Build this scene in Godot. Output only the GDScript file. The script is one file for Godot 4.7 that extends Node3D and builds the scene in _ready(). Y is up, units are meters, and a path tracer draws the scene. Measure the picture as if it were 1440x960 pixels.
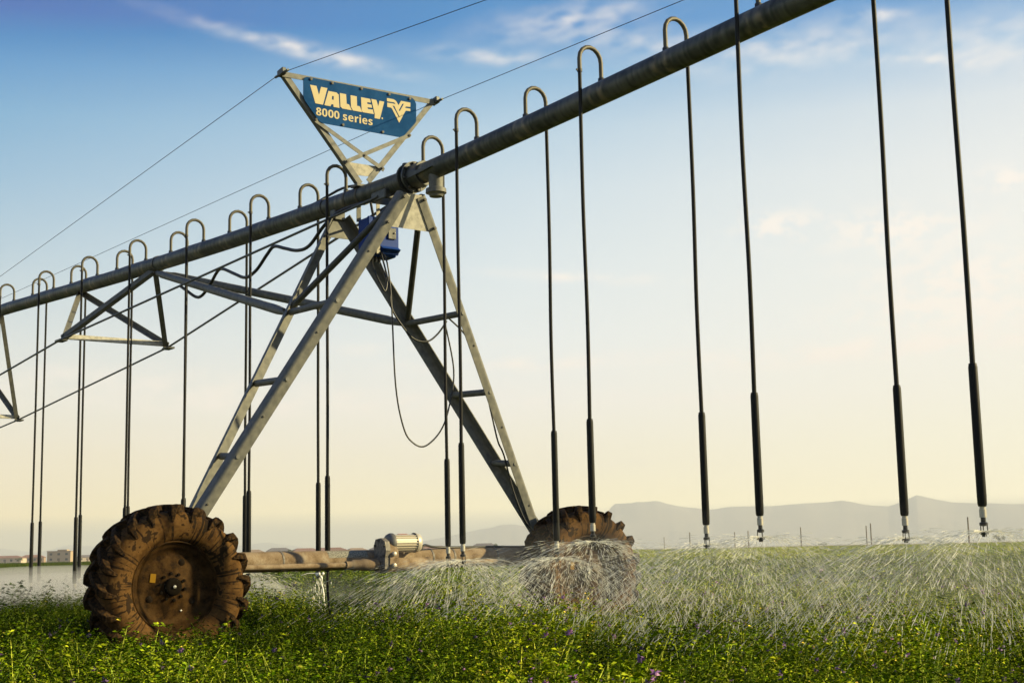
extends Node3D

# Last regular tower of a centre pivot irrigation machine in an alfalfa field, early morning.
# X runs along the water pipe (towards the overhang), Z along the wheel line, metres.

const CAM_POS := Vector3(10.3935, 0.8315, 6.4113)
const CAM_R := Vector3(0.597385, -0.020676, -0.801688)
const CAM_U := Vector3(0.129878, 0.988965, 0.071274)
const CAM_B := Vector3(0.791367, -0.146699, 0.593479)
const SUN_TO := Vector3(0.560, 0.370, -0.742)

var rng := RandomNumberGenerator.new()
var M := {}

# ---------------------------------------------------------------- mesh builder
class MB:
	var v := PackedVector3Array()
	var n := PackedVector3Array()
	var uv := PackedVector2Array()
	var c := PackedColorArray()
	var tint := Color(1, 1, 1)
	var colored := false

	func tri(a: Vector3, b: Vector3, d: Vector3, na: Vector3, nb: Vector3, nd: Vector3, ua := Vector2.ZERO, ub := Vector2.ZERO, ud := Vector2.ZERO) -> void:
		if (b - a).cross(d - a).dot(na + nb + nd) > 0.0:
			v.append(a); v.append(d); v.append(b)
			n.append(na); n.append(nd); n.append(nb)
			uv.append(ua); uv.append(ud); uv.append(ub)
		else:
			v.append(a); v.append(b); v.append(d)
			n.append(na); n.append(nb); n.append(nd)
			uv.append(ua); uv.append(ub); uv.append(ud)
		if colored:
			c.append(tint); c.append(tint); c.append(tint)

	func quad(a: Vector3, b: Vector3, d: Vector3, e: Vector3, nn: Vector3) -> void:
		tri(a, b, d, nn, nn, nn, Vector2(0, 0), Vector2(1, 0), Vector2(1, 1))
		tri(a, d, e, nn, nn, nn, Vector2(0, 0), Vector2(1, 1), Vector2(0, 1))

	# box given by centre and three half axes
	func obox(o: Vector3, ex: Vector3, ey: Vector3, ez: Vector3) -> void:
		for k in 3:
			var a: Vector3 = [ex, ey, ez][k]
			var p: Vector3 = [ey, ez, ex][k]
			var q: Vector3 = [ez, ex, ey][k]
			for s in [-1.0, 1.0]:
				var m: Vector3 = o + a * s
				quad(m - p - q, m + p - q, m + p + q, m - p + q, (a * s).normalized())

	# box with its edges cut off
	func cbox(o: Vector3, ex: Vector3, ey: Vector3, ez: Vector3, ch: float) -> void:
		var ax := [ex, ey, ez]
		var un := [ex.normalized(), ey.normalized(), ez.normalized()]
		for k in 3:
			var a: Vector3 = ax[k]
			var p: Vector3 = ax[(k + 1) % 3] - un[(k + 1) % 3] * ch
			var q: Vector3 = ax[(k + 2) % 3] - un[(k + 2) % 3] * ch
			for s in [-1.0, 1.0]:
				var m: Vector3 = o + a * s
				quad(m - p - q, m + p - q, m + p + q, m - p + q, un[k] * s)
		for k in 3:
			var i := (k + 1) % 3
			var j := (k + 2) % 3
			var a: Vector3 = ax[k] - un[k] * ch
			for si in [-1.0, 1.0]:
				for sj in [-1.0, 1.0]:
					var p1: Vector3 = o + ax[i] * si + (ax[j] - un[j] * ch) * sj
					var p2: Vector3 = o + (ax[i] - un[i] * ch) * si + ax[j] * sj
					quad(p1 - a, p1 + a, p2 + a, p2 - a, (un[i] * si + un[j] * sj).normalized())
		for sx in [-1.0, 1.0]:
			for sy in [-1.0, 1.0]:
				for sz in [-1.0, 1.0]:
					var e0: Vector3 = o + ax[0] * sx + (ax[1] - un[1] * ch) * sy + (ax[2] - un[2] * ch) * sz
					var e1: Vector3 = o + (ax[0] - un[0] * ch) * sx + ax[1] * sy + (ax[2] - un[2] * ch) * sz
					var e2: Vector3 = o + (ax[0] - un[0] * ch) * sx + (ax[1] - un[1] * ch) * sy + ax[2] * sz
					var nn: Vector3 = (un[0] * sx + un[1] * sy + un[2] * sz).normalized()
					tri(e0, e1, e2, nn, nn, nn)

	# flat bar from a to b, w wide along side, t thick along the third axis
	func bar(a: Vector3, b: Vector3, side: Vector3, w: float, t: float) -> void:
		var d := (b - a).normalized()
		var s := (side - d * side.dot(d)).normalized()
		var u := d.cross(s)
		obox((a + b) * 0.5, (b - a) * 0.5, s * w * 0.5, u * t * 0.5)

	# angle iron: its corner runs from a to b, flanges reach along f and g
	func angle(a: Vector3, b: Vector3, f: Vector3, g: Vector3, w: float, t: float) -> void:
		var d := (b - a).normalized()
		var s := (f - d * f.dot(d)).normalized()
		var u := (g - d * g.dot(d) - s * g.dot(s)).normalized()
		var h := (b - a) * 0.5
		obox((a + b) * 0.5 + s * w * 0.5 + u * t * 0.5, h, s * w * 0.5, u * t * 0.5)
		obox((a + b) * 0.5 + u * (w * 0.5 + t * 0.5) + s * t * 0.5, h, s * t * 0.5, u * (w * 0.5 - t * 0.5))

	# angle iron with a rolled, round heel
	func angle_round(a: Vector3, b: Vector3, f: Vector3, g: Vector3, w: float, t: float, r: float) -> void:
		var d := (b - a).normalized()
		var s := (f - d * f.dot(d)).normalized()
		var u := (g - d * g.dot(d) - s * g.dot(s)).normalized()
		var po := [Vector2(w, 0)]
		var no := [Vector2(0, -1)]
		for k in 7:
			var e := PI * 0.5 * k / 6.0
			no.append(Vector2(-sin(e), -cos(e)))
			po.append(Vector2(r, r) + Vector2(-sin(e), -cos(e)) * r)
		po.append(Vector2(0, w))
		no.append(Vector2(-1, 0))
		for side in [0.0, 1.0]:
			for k in po.size() - 1:
				var p0: Vector2 = po[k] - no[k] * t * side
				var p1: Vector2 = po[k + 1] - no[k + 1] * t * side
				var n0: Vector3 = (s * no[k].x + u * no[k].y) * (1.0 - 2.0 * side)
				var n1: Vector3 = (s * no[k + 1].x + u * no[k + 1].y) * (1.0 - 2.0 * side)
				var v0 := s * p0.x + u * p0.y
				var v1 := s * p1.x + u * p1.y
				tri(a + v0, a + v1, b + v1, n0, n1, n1)
				tri(a + v0, b + v1, b + v0, n0, n1, n0)
		var tips := [[Vector2(w, 0), Vector2(w, t), s], [Vector2(0, w), Vector2(t, w), u]]
		for q in tips:
			var v0: Vector3 = s * q[0].x + u * q[0].y
			var v1: Vector3 = s * q[1].x + u * q[1].y
			quad(a + v0, a + v1, b + v1, b + v0, q[2])

	func tube(pts: Array, rad, sides := 10, caps := true) -> void:
		var m := pts.size()
		var dirs := []
		for i in m:
			var d: Vector3 = (pts[mini(i + 1, m - 1)] - pts[maxi(i - 1, 0)]).normalized()
			dirs.append(d)
		var s: Vector3 = Vector3.UP if absf(dirs[0].y) < 0.9 else Vector3.RIGHT
		var rings := []
		var nors := []
		var lens := [0.0]
		for i in m:
			var d: Vector3 = dirs[i]
			s = (s - d * s.dot(d)).normalized()
			var u := d.cross(s)
			var r: float = rad[i] if rad is Array else rad
			var ring := []
			var nr := []
			for k in sides + 1:
				var a := TAU * k / sides
				var o := s * cos(a) + u * sin(a)
				ring.append(pts[i] + o * r)
				nr.append(o)
			rings.append(ring)
			nors.append(nr)
			if i > 0:
				lens.append(lens[i - 1] + pts[i].distance_to(pts[i - 1]))
		for i in m - 1:
			for k in sides:
				var u0 := Vector2(float(k) / sides, lens[i])
				var u1 := Vector2(float(k + 1) / sides, lens[i])
				var u2 := Vector2(float(k + 1) / sides, lens[i + 1])
				var u3 := Vector2(float(k) / sides, lens[i + 1])
				tri(rings[i][k], rings[i][k + 1], rings[i + 1][k + 1], nors[i][k], nors[i][k + 1], nors[i + 1][k + 1], u0, u1, u2)
				tri(rings[i][k], rings[i + 1][k + 1], rings[i + 1][k], nors[i][k], nors[i + 1][k + 1], nors[i + 1][k], u0, u2, u3)
		if caps:
			for e in [0, m - 1]:
				var nn: Vector3 = dirs[e] * (-1.0 if e == 0 else 1.0)
				for k in sides:
					tri(pts[e], rings[e][k], rings[e][k + 1], nn, nn, nn)

	# profile: array of Vector2(radius, along axis); creases where it turns sharply
	func lathe(o: Vector3, axis: Vector3, prof: Array, seg := 32, uv_rep := 1.0) -> void:
		var s := (Vector3.UP if absf(axis.y) < 0.9 else Vector3.RIGHT)
		s = (s - axis * s.dot(axis)).normalized()
		var u := axis.cross(s)
		var m := prof.size()
		var fn := []
		for i in m - 1:
			var d: Vector2 = prof[i + 1] - prof[i]
			fn.append(Vector2(d.y, -d.x).normalized())
		var total := 0.0
		for i in m - 1:
			total += prof[i].distance_to(prof[i + 1])
		var run := 0.0
		for i in m - 1:
			var n0: Vector2 = fn[i]
			var n1: Vector2 = fn[i]
			if i > 0 and fn[i].dot(fn[i - 1]) > 0.6:
				n0 = (fn[i] + fn[i - 1]).normalized()
			if i < m - 2 and fn[i].dot(fn[i + 1]) > 0.6:
				n1 = (fn[i] + fn[i + 1]).normalized()
			var v0 := run / maxf(total, 0.0001)
			run += prof[i].distance_to(prof[i + 1])
			var v1 := run / maxf(total, 0.0001)
			for k in seg:
				var a0 := TAU * k / seg
				var a1 := TAU * (k + 1) / seg
				var d0 := s * cos(a0) + u * sin(a0)
				var d1 := s * cos(a1) + u * sin(a1)
				var p00: Vector3 = o + d0 * prof[i].x + axis * prof[i].y
				var p10: Vector3 = o + d1 * prof[i].x + axis * prof[i].y
				var p01: Vector3 = o + d0 * prof[i + 1].x + axis * prof[i + 1].y
				var p11: Vector3 = o + d1 * prof[i + 1].x + axis * prof[i + 1].y
				var u0 := uv_rep * k / seg
				var u1 := uv_rep * (k + 1) / seg
				if prof[i + 1].x > 0.0001:
					tri(p00, p11, p01, d0 * n0.x + axis * n0.y, d1 * n1.x + axis * n1.y, d0 * n1.x + axis * n1.y, Vector2(u0, v0), Vector2(u1, v1), Vector2(u0, v1))
				if prof[i].x > 0.0001:
					tri(p00, p10, p11, d0 * n0.x + axis * n0.y, d1 * n0.x + axis * n0.y, d1 * n1.x + axis * n1.y, Vector2(u0, v0), Vector2(u1, v0), Vector2(u1, v1))

	# flat outline in the plane (ex, ey) at o, made dep thick
	func prism(poly: PackedVector2Array, o: Vector3, ex: Vector3, ey: Vector3, dep: Vector3) -> void:
		var ix := Geometry2D.triangulate_polygon(poly)
		var nn := dep.normalized()
		for i in range(0, ix.size(), 3):
			var q := []
			for k in 3:
				q.append(o + ex * poly[ix[i + k]].x + ey * poly[ix[i + k]].y)
			tri(q[0], q[1], q[2], -nn, -nn, -nn)
			tri(q[0] + dep, q[1] + dep, q[2] + dep, nn, nn, nn)
		var ar := 0.0
		for i in poly.size():
			ar += poly[i].cross(poly[(i + 1) % poly.size()])
		for i in poly.size():
			var a := poly[i]
			var b := poly[(i + 1) % poly.size()]
			var e := (b - a).normalized()
			var o2 := Vector2(e.y, -e.x) * signf(ar)
			var A := o + ex * a.x + ey * a.y
			var B := o + ex * b.x + ey * b.y
			quad(A, B, B + dep, A + dep, (ex * o2.x + ey * o2.y).normalized())

	func mesh(off: Vector3, mat: Material) -> ArrayMesh:
		var ar := []
		ar.resize(Mesh.ARRAY_MAX)
		if off != Vector3.ZERO:
			for i in v.size():
				v[i] -= off
		ar[Mesh.ARRAY_VERTEX] = v
		ar[Mesh.ARRAY_NORMAL] = n
		ar[Mesh.ARRAY_TEX_UV] = uv
		if colored:
			ar[Mesh.ARRAY_COLOR] = c
		var m := ArrayMesh.new()
		m.add_surface_from_arrays(Mesh.PRIMITIVE_TRIANGLES, ar)
		m.surface_set_material(0, mat)
		return m

# ---------------------------------------------------------------- scene helpers
var taken := {}

func numbered(called: String) -> String:
	if not taken.has(called):
		taken[called] = 0
		return called
	taken[called] += 1
	return "%s_%03d" % [called, taken[called]]

func thing(called: String, label: String, category: String, at := Vector3.ZERO, group := "") -> Node3D:
	var o := Node3D.new()
	o.name = numbered(called)
	add_child(o)
	o.position = at
	o.set_meta("label", label)
	o.set_meta("category", category)
	if group:
		o.set_meta("group", group)
	return o

func base_of(o: Node3D) -> Vector3:
	var p := Vector3.ZERO
	var q: Node = o
	while q is Node3D and q != self:
		p += (q as Node3D).position
		q = q.get_parent()
	return p

# shape given in world coordinates, committed as one part of the thing
func part(parent: Node3D, called: String, mb: MB, mat: Material, label := "") -> MeshInstance3D:
	var o := MeshInstance3D.new()
	o.name = called
	o.mesh = mb.mesh(base_of(parent), mat)
	parent.add_child(o, true)
	if label:
		o.set_meta("label", label)
	return o

func solo(called: String, mb: MB, mat: Material, label: String, category: String, at := Vector3.ZERO, group := "") -> MeshInstance3D:
	var o := MeshInstance3D.new()
	o.name = numbered(called)
	o.mesh = mb.mesh(at, mat)
	add_child(o)
	o.position = at
	o.set_meta("label", label)
	o.set_meta("category", category)
	if group:
		o.set_meta("group", group)
	return o

func lin(r: float, g: float, b: float) -> Color:
	return Color(r, g, b).linear_to_srgb()

# noise picture: two noises of different grain mixed, run through a list of linear colours
func noise_tex(size: int, freq: float, cols: Array, seed_: int, contrast := 1.6, fine := 6.0, aniso := Vector2.ONE) -> ImageTexture:
	var fa := FastNoiseLite.new()
	fa.seed = seed_
	fa.noise_type = FastNoiseLite.TYPE_SIMPLEX_SMOOTH
	fa.frequency = freq
	fa.fractal_octaves = 4
	var fb := FastNoiseLite.new()
	fb.seed = seed_ + 7
	fb.frequency = freq * fine
	fb.fractal_octaves = 3
	var img := Image.create(size, size, false, Image.FORMAT_RGB8)
	for y in size:
		for x in size:
			# blended over the border so that it repeats without a seam
			var tx := float(x) / size
			var ty := float(y) / size
			var wx := smoothstep(0.75, 1.0, tx)
			var wy := smoothstep(0.75, 1.0, ty)
			var px := x * aniso.x
			var py := y * aniso.y
			var sx := size * aniso.x
			var sy := size * aniso.y
			var a := fa.get_noise_2d(px, py)
			if wx > 0.0:
				a = lerpf(a, fa.get_noise_2d(px - sx, py), wx)
			if wy > 0.0:
				var a2 := fa.get_noise_2d(px, py - sy)
				if wx > 0.0:
					a2 = lerpf(a2, fa.get_noise_2d(px - sx, py - sy), wx)
				a = lerpf(a, a2, wy)
			var t := clampf(0.5 + contrast * (a * 0.75 + fb.get_noise_2d(px, py) * 0.3), 0.0, 0.999) * (cols.size() - 1)
			var k := int(t)
			var col: Color = cols[k].lerp(cols[k + 1], t - k)
			img.set_pixel(x, y, col.linear_to_srgb())
	img.generate_mipmaps()
	return ImageTexture.create_from_image(img)

func mat(col: Color, rough: float, metal := 0.0, tex: Texture2D = null, tri_scale := 1.0) -> StandardMaterial3D:
	var m := StandardMaterial3D.new()
	m.albedo_color = col
	m.roughness = rough
	m.metallic = metal
	if tex:
		m.albedo_texture = tex
		if tri_scale > 0.0:
			m.uv1_triplanar = true
			m.uv1_world_triplanar = true
			m.uv1_scale = Vector3.ONE * tri_scale
	return m

func height_tex(size: int, freq: float, seed_: int) -> ImageTexture:
	var f := FastNoiseLite.new()
	f.seed = seed_
	f.frequency = freq
	f.fractal_octaves = 4
	var img := f.get_seamless_image(size, size)
	return ImageTexture.create_from_image(img)

# ---------------------------------------------------------------- camera, sky, sun
func from_pix(px: float, py: float) -> Vector3:
	return (-CAM_B + CAM_R * (px - 720.0) / 1987.9 - CAM_U * (py - 480.0) / 1987.9).normalized()

func setup_view() -> void:
	var cam := Camera3D.new()
	cam.name = "camera"
	cam.fov = 27.15
	cam.near = 0.1
	cam.far = 60000.0
	cam.transform = Transform3D(Basis(CAM_R, CAM_U, CAM_B).orthonormalized(), CAM_POS)
	add_child(cam)
	cam.current = true
	var env := Environment.new()
	env.background_mode = Environment.BG_SKY
	var sky := Sky.new()
	var pan := PanoramaSkyMaterial.new()
	pan.panorama = ImageTexture.create_from_image(sky_image())
	sky.sky_material = pan
	env.sky = sky
	env.background_energy_multiplier = 1.0
	env.tonemap_mode = Environment.TONE_MAPPER_LINEAR
	env.tonemap_exposure = EXPOSURE
	env.sdfgi_enabled = true
	env.ssao_enabled = true
	env.ssil_enabled = true
	env.volumetric_fog_enabled = true
	env.volumetric_fog_density = 0.0
	env.fog_enabled = true
	env.fog_density = HAZE
	env.fog_light_color = Color(0.965, 0.985, 1.0)
	var we := WorldEnvironment.new()
	we.name = "world_environment"
	we.environment = env
	add_child(we)
	var sun := DirectionalLight3D.new()
	sun.name = "sun"
	sun.light_color = Color(1.0, 0.925, 0.70)
	sun.light_energy = 1.6
	sun.light_angular_distance = 0.8
	sun.shadow_enabled = true
	add_child(sun)
	sun.look_at_from_position(Vector3.ZERO, -SUN_TO, Vector3.UP)

# sky brightness by height above the horizon: away from the sun, across it, towards it (as seen from the ground)
var st_el := [0.0, 2.0, 4.0, 6.0, 8.5, 11.5, 14.5, 17.0, 19.0, 21.0, 28.0, 50.0, 90.0]
var st_a := [[228, 219, 190], [231, 222, 196], [232, 225, 205], [230, 228, 216], [218, 224, 222], [193, 211, 220], [166, 196, 217], [143, 183, 213], [116, 163, 206], [74, 129, 188], [64, 117, 175], [58, 102, 158], [56, 98, 150]]
var st_b := [[236, 228, 202], [236, 229, 203], [235, 230, 212], [235, 233, 224], [230, 234, 231], [221, 230, 232], [207, 222, 230], [186, 210, 226], [152, 189, 218], [104, 155, 205], [82, 132, 185], [62, 108, 162], [56, 98, 150]]
var st_c := [[240, 233, 208], [240, 234, 211], [240, 236, 217], [240, 237, 223], [241, 239, 229], [240, 240, 233], [235, 237, 234], [222, 229, 232], [186, 208, 227], [126, 169, 213], [98, 145, 196], [72, 116, 170], [56, 98, 150]]
var sky_cols := [[], [], []]
var cirrus := FastNoiseLite.new()
var puffs := FastNoiseLite.new()
const HAZE := 0.00021
const EXPOSURE := 1.8
const AIR_GLOW := Color(0.62, 0.61, 0.53)

func sky_base(az: float, el: float) -> Color:
	var e := maxf(el, 0.0)
	var k := 0
	while k < st_el.size() - 2 and e > st_el[k + 1]:
		k += 1
	var t: float = clampf((e - st_el[k]) / (st_el[k + 1] - st_el[k]), 0.0, 1.0)
	var a: Color = sky_cols[0][k].lerp(sky_cols[0][k + 1], t)
	var b: Color = sky_cols[1][k].lerp(sky_cols[1][k + 1], t)
	var c: Color = sky_cols[2][k].lerp(sky_cols[2][k + 1], t)
	var w := clampf(cos(deg_to_rad(az) - atan2(SUN_TO.x, -SUN_TO.z)) / 0.35, -1.25, 1.4)
	var seen := b.lerp(a, -w) if w < 0.0 else b.lerp(c, w)
	# the sky above the layer of haze that the scene holds near the ground
	var tr := maxf(exp(-HAZE * minf(330.0 / maxf(sin(deg_to_rad(e)), 0.001), 14000.0)), 0.10)
	var out := (seen - AIR_GLOW * (1.0 - tr)) * (1.0 / (tr * EXPOSURE))
	return Color(maxf(out.r, 0.01), maxf(out.g, 0.02), maxf(out.b, 0.03))

func cloud_at(az: float, el: float) -> float:
	# thin cirrus streaks, a little inclined, thinning out towards the zenith
	var n1 := cirrus.get_noise_2d(az * 1.0 + el * 0.5, el * 6.0 - az * 0.9)
	var n2 := puffs.get_noise_2d(az * 2.0, el * 5.0)
	var a := smoothstep(0.10, 0.65, n1 + n2 * 0.35) * 0.45 * smoothstep(1.0, 8.0, el)
	return a

func sky_image() -> Image:
	for k in st_el.size():
		for q in 3:
			var row: Array = [st_a, st_b, st_c][q][k]
			sky_cols[q].append(Color8(row[0], row[1], row[2]).srgb_to_linear())
	cirrus.seed = 11
	cirrus.frequency = 0.035
	cirrus.fractal_octaves = 5
	puffs.seed = 5
	puffs.frequency = 0.09
	puffs.fractal_octaves = 5
	var W := 1024
	var H := 512
	var img := Image.create(W, H, false, Image.FORMAT_RGBF)
	var white := Color(1.12, 1.02, 0.92) * (1.0 / EXPOSURE)
	for y in H:
		var el := 90.0 - (y + 0.5) / H * 180.0
		for x in W:
			var az := wrapf((x + 0.5) / W * 360.0, -180.0, 180.0)
			var c := sky_base(az, el)
			if el > 1.0:
				c = c.lerp(white, cloud_at(az, el) * 0.8)
			img.set_pixel(x, y, c)
	img.resize(4096, 2048, Image.INTERPOLATE_BILINEAR)
	# the part of the sky that the picture resolves, with its own clouds: x, y, half length, half width, tilt (degrees), strength
	var spots := [[405, 64, 160, 12, 11, 0.55], [480, 86, 80, 10, 9, 0.4], [690, 80, 100, 12, 4, 0.5], [800, 28, 130, 26, -8, 0.5],
		[900, 60, 120, 22, 5, 0.4], [1110, 70, 170, 34, -4, 0.45], [1228, 20, 45, 9, 6, 0.8], [1300, 82, 95, 12, 10, 0.6], [1400, 60, 90, 40, 0, 0.4],
		[1090, 316, 55, 20, -8, 1.1, 1.0], [1265, 322, 120, 30, 0, 1.1, 1.0], [1355, 388, 140, 38, 0, 1.1, 1.0], [1420, 250, 45, 18, 0, 1.1, 1.0], [1330, 440, 150, 24, 0, 1.1, 1.0],
		[1250, 490, 280, 20, -3, 1.1], [450, 568, 320, 30, 0, 0.5], [150, 540, 220, 36, 0, 0.45], [820, 390, 140, 9, 3, 0.6], [760, 510, 240, 14, -2, 0.5], [700, 650, 300, 20, 0, 0.3], [560, 490, 160, 12, -3, 0.4], [330, 620, 260, 12, 0, 0.35], [960, 560, 300, 12, 1, 0.35]]
	var sp := []
	for s in spots:
		var d := from_pix(s[0], s[1])
		sp.append([rad_to_deg(atan2(d.x, -d.z)), rad_to_deg(asin(d.y)), s[2] / 34.7, s[3] / 34.7, deg_to_rad(-s[4] - 1.2), s[5], s[6] if s.size() > 6 else 0.0])
	var px := 4096.0 / 360.0
	for y in range(int((90.0 - 27.0) * px), int(90.5 * px)):
		var el := 90.0 - (y + 0.5) / px
		for x in range(int((360.0 - 82.0) * px), int((360.0 - 24.0) * px)):
			var az := (x + 0.5) / px - 360.0
			var c := sky_base(az, el)
			var edge := smoothstep(-82.0, -76.0, az) * (1.0 - smoothstep(-30.0, -24.0, az)) * (1.0 - smoothstep(22.0, 27.0, el))
			var a := 0.0
			if edge < 1.0 and el > 1.0:
				a = cloud_at(az, el) * 0.8 * (1.0 - edge)
			if edge > 0.0:
				var w := 0.0
				var puff := 0.0
				for s in sp:
					var dx: float = (az - s[0]) * cos(deg_to_rad(el))
					var dy: float = el - s[1]
					if absf(dx) > s[2] * 2.2 or absf(dy) > s[3] * 2.0 + s[2] * 0.6:
						continue
					var u := dx * cos(s[4]) + dy * sin(s[4])
					var v := -dx * sin(s[4]) + dy * cos(s[4])
					if s[6] > 0.0:
						puff += s[5] * exp(-pow(u / s[2], 2.0) * 1.3 - pow(v / s[3], 2.0) * 1.3)
						continue
					w += s[5] * exp(-pow(u / s[2], 2.0) * 1.6 - pow(v / s[3], 2.0) * 1.6)
				if puff > 0.02:
					var q := puffs.get_noise_2d(az * 7.0, el * 15.0 + 40.0) + 0.55 * puffs.get_noise_2d(az * 21.0 + 9.0, el * 40.0)
					a += edge * smoothstep(-0.12, 0.42, q + 0.12 + 0.30 * (puff - 0.5)) * minf(puff, 1.0) * 0.75
				if w > 0.02:
					var n1 := cirrus.get_noise_2d(az * 9.0 + el * 6.0, el * 34.0 - az * 6.0)
					var n2 := puffs.get_noise_2d(az * 7.0, el * 16.0)
					a += edge * clampf(w * (0.62 + 1.1 * n1 + 0.7 * n2), 0.0, 0.85)
			if a > 0.0:
				c = c.lerp(white, minf(a, 0.9))
			img.set_pixel(x, y, c)
	return img

# ---------------------------------------------------------------- materials
func make_materials() -> void:
	var galv := noise_tex(512, 0.012, [Color(0.09, 0.09, 0.082), Color(0.14, 0.14, 0.127), Color(0.18, 0.177, 0.155), Color(0.235, 0.225, 0.19)], 3, 0.85, 14.0)
	M.galv = mat(Color.WHITE, 0.6, 0.15, galv, 1.6)
	M.galv.metallic_specular = 0.3
	M.galv_bright = mat(lin(1.0, 1.0, 1.0), 0.5, 0.2, noise_tex(512, 0.02, [Color(0.28, 0.27, 0.23), Color(0.42, 0.40, 0.34), Color(0.50, 0.48, 0.41)], 13, 1.2, 7.0), 1.3)
	M.galv_plate = mat(lin(0.72, 0.70, 0.64), 0.6, 0.1, M.galv_bright.albedo_texture, 1.3)
	M.galv_dark = mat(lin(0.42, 0.43, 0.42), 0.42, 0.4, galv, 2.1)
	M.steel_rod = mat(lin(0.10, 0.105, 0.095), 0.45, 0.5)
	M.wire = mat(lin(0.05, 0.055, 0.06), 0.5, 0.4)
	M.bolt = mat(lin(0.06, 0.055, 0.045), 0.6, 0.2)
	M.black_hose = mat(lin(0.020, 0.019, 0.017), 0.45)
	M.black_hose.metallic_specular = 0.25
	M.black_weight = mat(lin(0.011, 0.011, 0.010), 0.45)
	M.black_weight.metallic_specular = 0.25
	M.black_cable = mat(lin(0.010, 0.010, 0.010), 0.45)
	M.coupler = mat(lin(0.45, 0.42, 0.34), 0.4, 0.1)
	M.black_plastic = mat(lin(0.012, 0.012, 0.013), 0.35)
	M.gooseneck = mat(lin(0.10, 0.088, 0.06), 0.55, 0.2)
	M.beam = mat(Color.WHITE, 0.75, 0.0, noise_tex(512, 0.02, [Color(0.14, 0.095, 0.055), Color(0.22, 0.16, 0.10), Color(0.27, 0.20, 0.13), Color(0.34, 0.28, 0.20)], 21, 1.1, 7.0), 0.7)
	M.cast = mat(Color.WHITE, 0.6, 0.1, noise_tex(256, 0.03, [Color(0.09, 0.08, 0.065), Color(0.17, 0.15, 0.125), Color(0.22, 0.19, 0.15)], 22, 1.5, 4.0), 3.0)
	M.motor = mat(lin(0.50, 0.45, 0.36), 0.42, 0.25)
	M.motor_end = mat(lin(0.16, 0.155, 0.14), 0.5, 0.3)
	M.red_label = mat(lin(0.35, 0.03, 0.02), 0.5)
	M.paper = mat(Color.WHITE, 0.7, 0.0, noise_tex(256, 0.05, [Color(0.06, 0.06, 0.05), Color(0.26, 0.25, 0.21), Color(0.33, 0.31, 0.26)], 31, 2.2, 4.0), 6.0)
	M.yellow_label = mat(lin(0.22, 0.12, 0.012), 0.9)
	M.yellow_label.metallic_specular = 0.1
	M.tyre = mat(Color.WHITE, 0.62, 0.0, tyre_tex(), -1.0)
	M.tyre.heightmap_enabled = false
	M.lug = mat(Color.WHITE, 0.66, 0.0, noise_tex(256, 0.03, [Color(0.006, 0.005, 0.004), Color(0.02, 0.013, 0.008), Color(0.03, 0.016, 0.006), Color(0.07, 0.038, 0.014)], 41, 1.9, 4.0), 4.0)
	M.rim = mat(Color.WHITE, 0.5, 0.1, noise_tex(512, 0.012, [Color(0.010, 0.006, 0.0025), Color(0.028, 0.014, 0.004), Color(0.045, 0.023, 0.007), Color(0.06, 0.032, 0.010)], 42, 1.4, 6.0), 1.7)
	M.dark_spot = mat(lin(0.012, 0.008, 0.005), 0.55)
	M.hub = mat(lin(0.008, 0.006, 0.004), 0.6, 0.0)
	M.shiny = mat(lin(0.6, 0.58, 0.52), 0.25, 0.8)
	M.sign_blue = mat(Color.WHITE, 0.42, 0.0, noise_tex(256, 0.012, [Color(0.010, 0.052, 0.15), Color(0.014, 0.064, 0.175), Color(0.019, 0.074, 0.195)], 51, 1.0, 8.0), 1.2)
	M.sign_cream = mat(lin(0.56, 0.47, 0.28), 0.5)
	M.box_blue = mat(Color.WHITE, 0.32, 0.0, noise_tex(256, 0.012, [Color(0.006, 0.034, 0.18), Color(0.008, 0.042, 0.22), Color(0.014, 0.055, 0.25)], 52, 1.0, 8.0), 2.0)
	M.tyre.roughness = 0.8
	M.tyre.metallic_specular = 0.2
	M.lug.roughness = 0.8
	M.lug.metallic_specular = 0.15
	M.hub.roughness = 0.9
	M.hub.metallic_specular = 0.12
	for k in ["sign_blue", "sign_cream", "dark_spot", "beam", "paper"]:
		M[k].roughness = 0.9
		M[k].metallic_specular = 0.15
	M.rim.roughness = 0.7
	M.rim.metallic_specular = 0.15
	M.box_blue.roughness = 0.55
	M.box_blue.metallic_specular = 0.3
	M.pipe = mat(Color.WHITE, 0.5, 0.3, pipe_tex(), -1.0)
	M.water = mat(lin(0.95, 0.93, 0.82), 0.3)
	M.mist_drop = mat(Color(lin(0.95, 0.93, 0.82), 0.42), 0.4)
	M.mist_drop.transparency = BaseMaterial3D.TRANSPARENCY_ALPHA
	M.mist_drop.backlight = Color(0.7, 0.7, 0.68)
	M.water.backlight = Color(0.7, 0.7, 0.68)
	M.leaf = mat(Color.WHITE, 0.55)
	M.leaf.vertex_color_use_as_albedo = true
	M.leaf.roughness = 0.85
	M.leaf.metallic_specular = 0.08
	M.leaf.backlight = Color(0.75, 0.8, 0.3)
	M.paint = mat(Color.WHITE, 0.8)
	M.paint.vertex_color_use_as_albedo = true

const PIPE_A0 := -26.0
const PIPE_A1 := 12.0
var front_a := [6.05, 4.52, 2.98, 1.43, -0.66, -2.21, -3.76, -5.38, -6.97, -8.62, -10.34]
var back_a := [5.255, 3.66, 2.08, 0.64, -1.55, -3.11, -4.65, -6.30, -7.93, -9.50]

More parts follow.
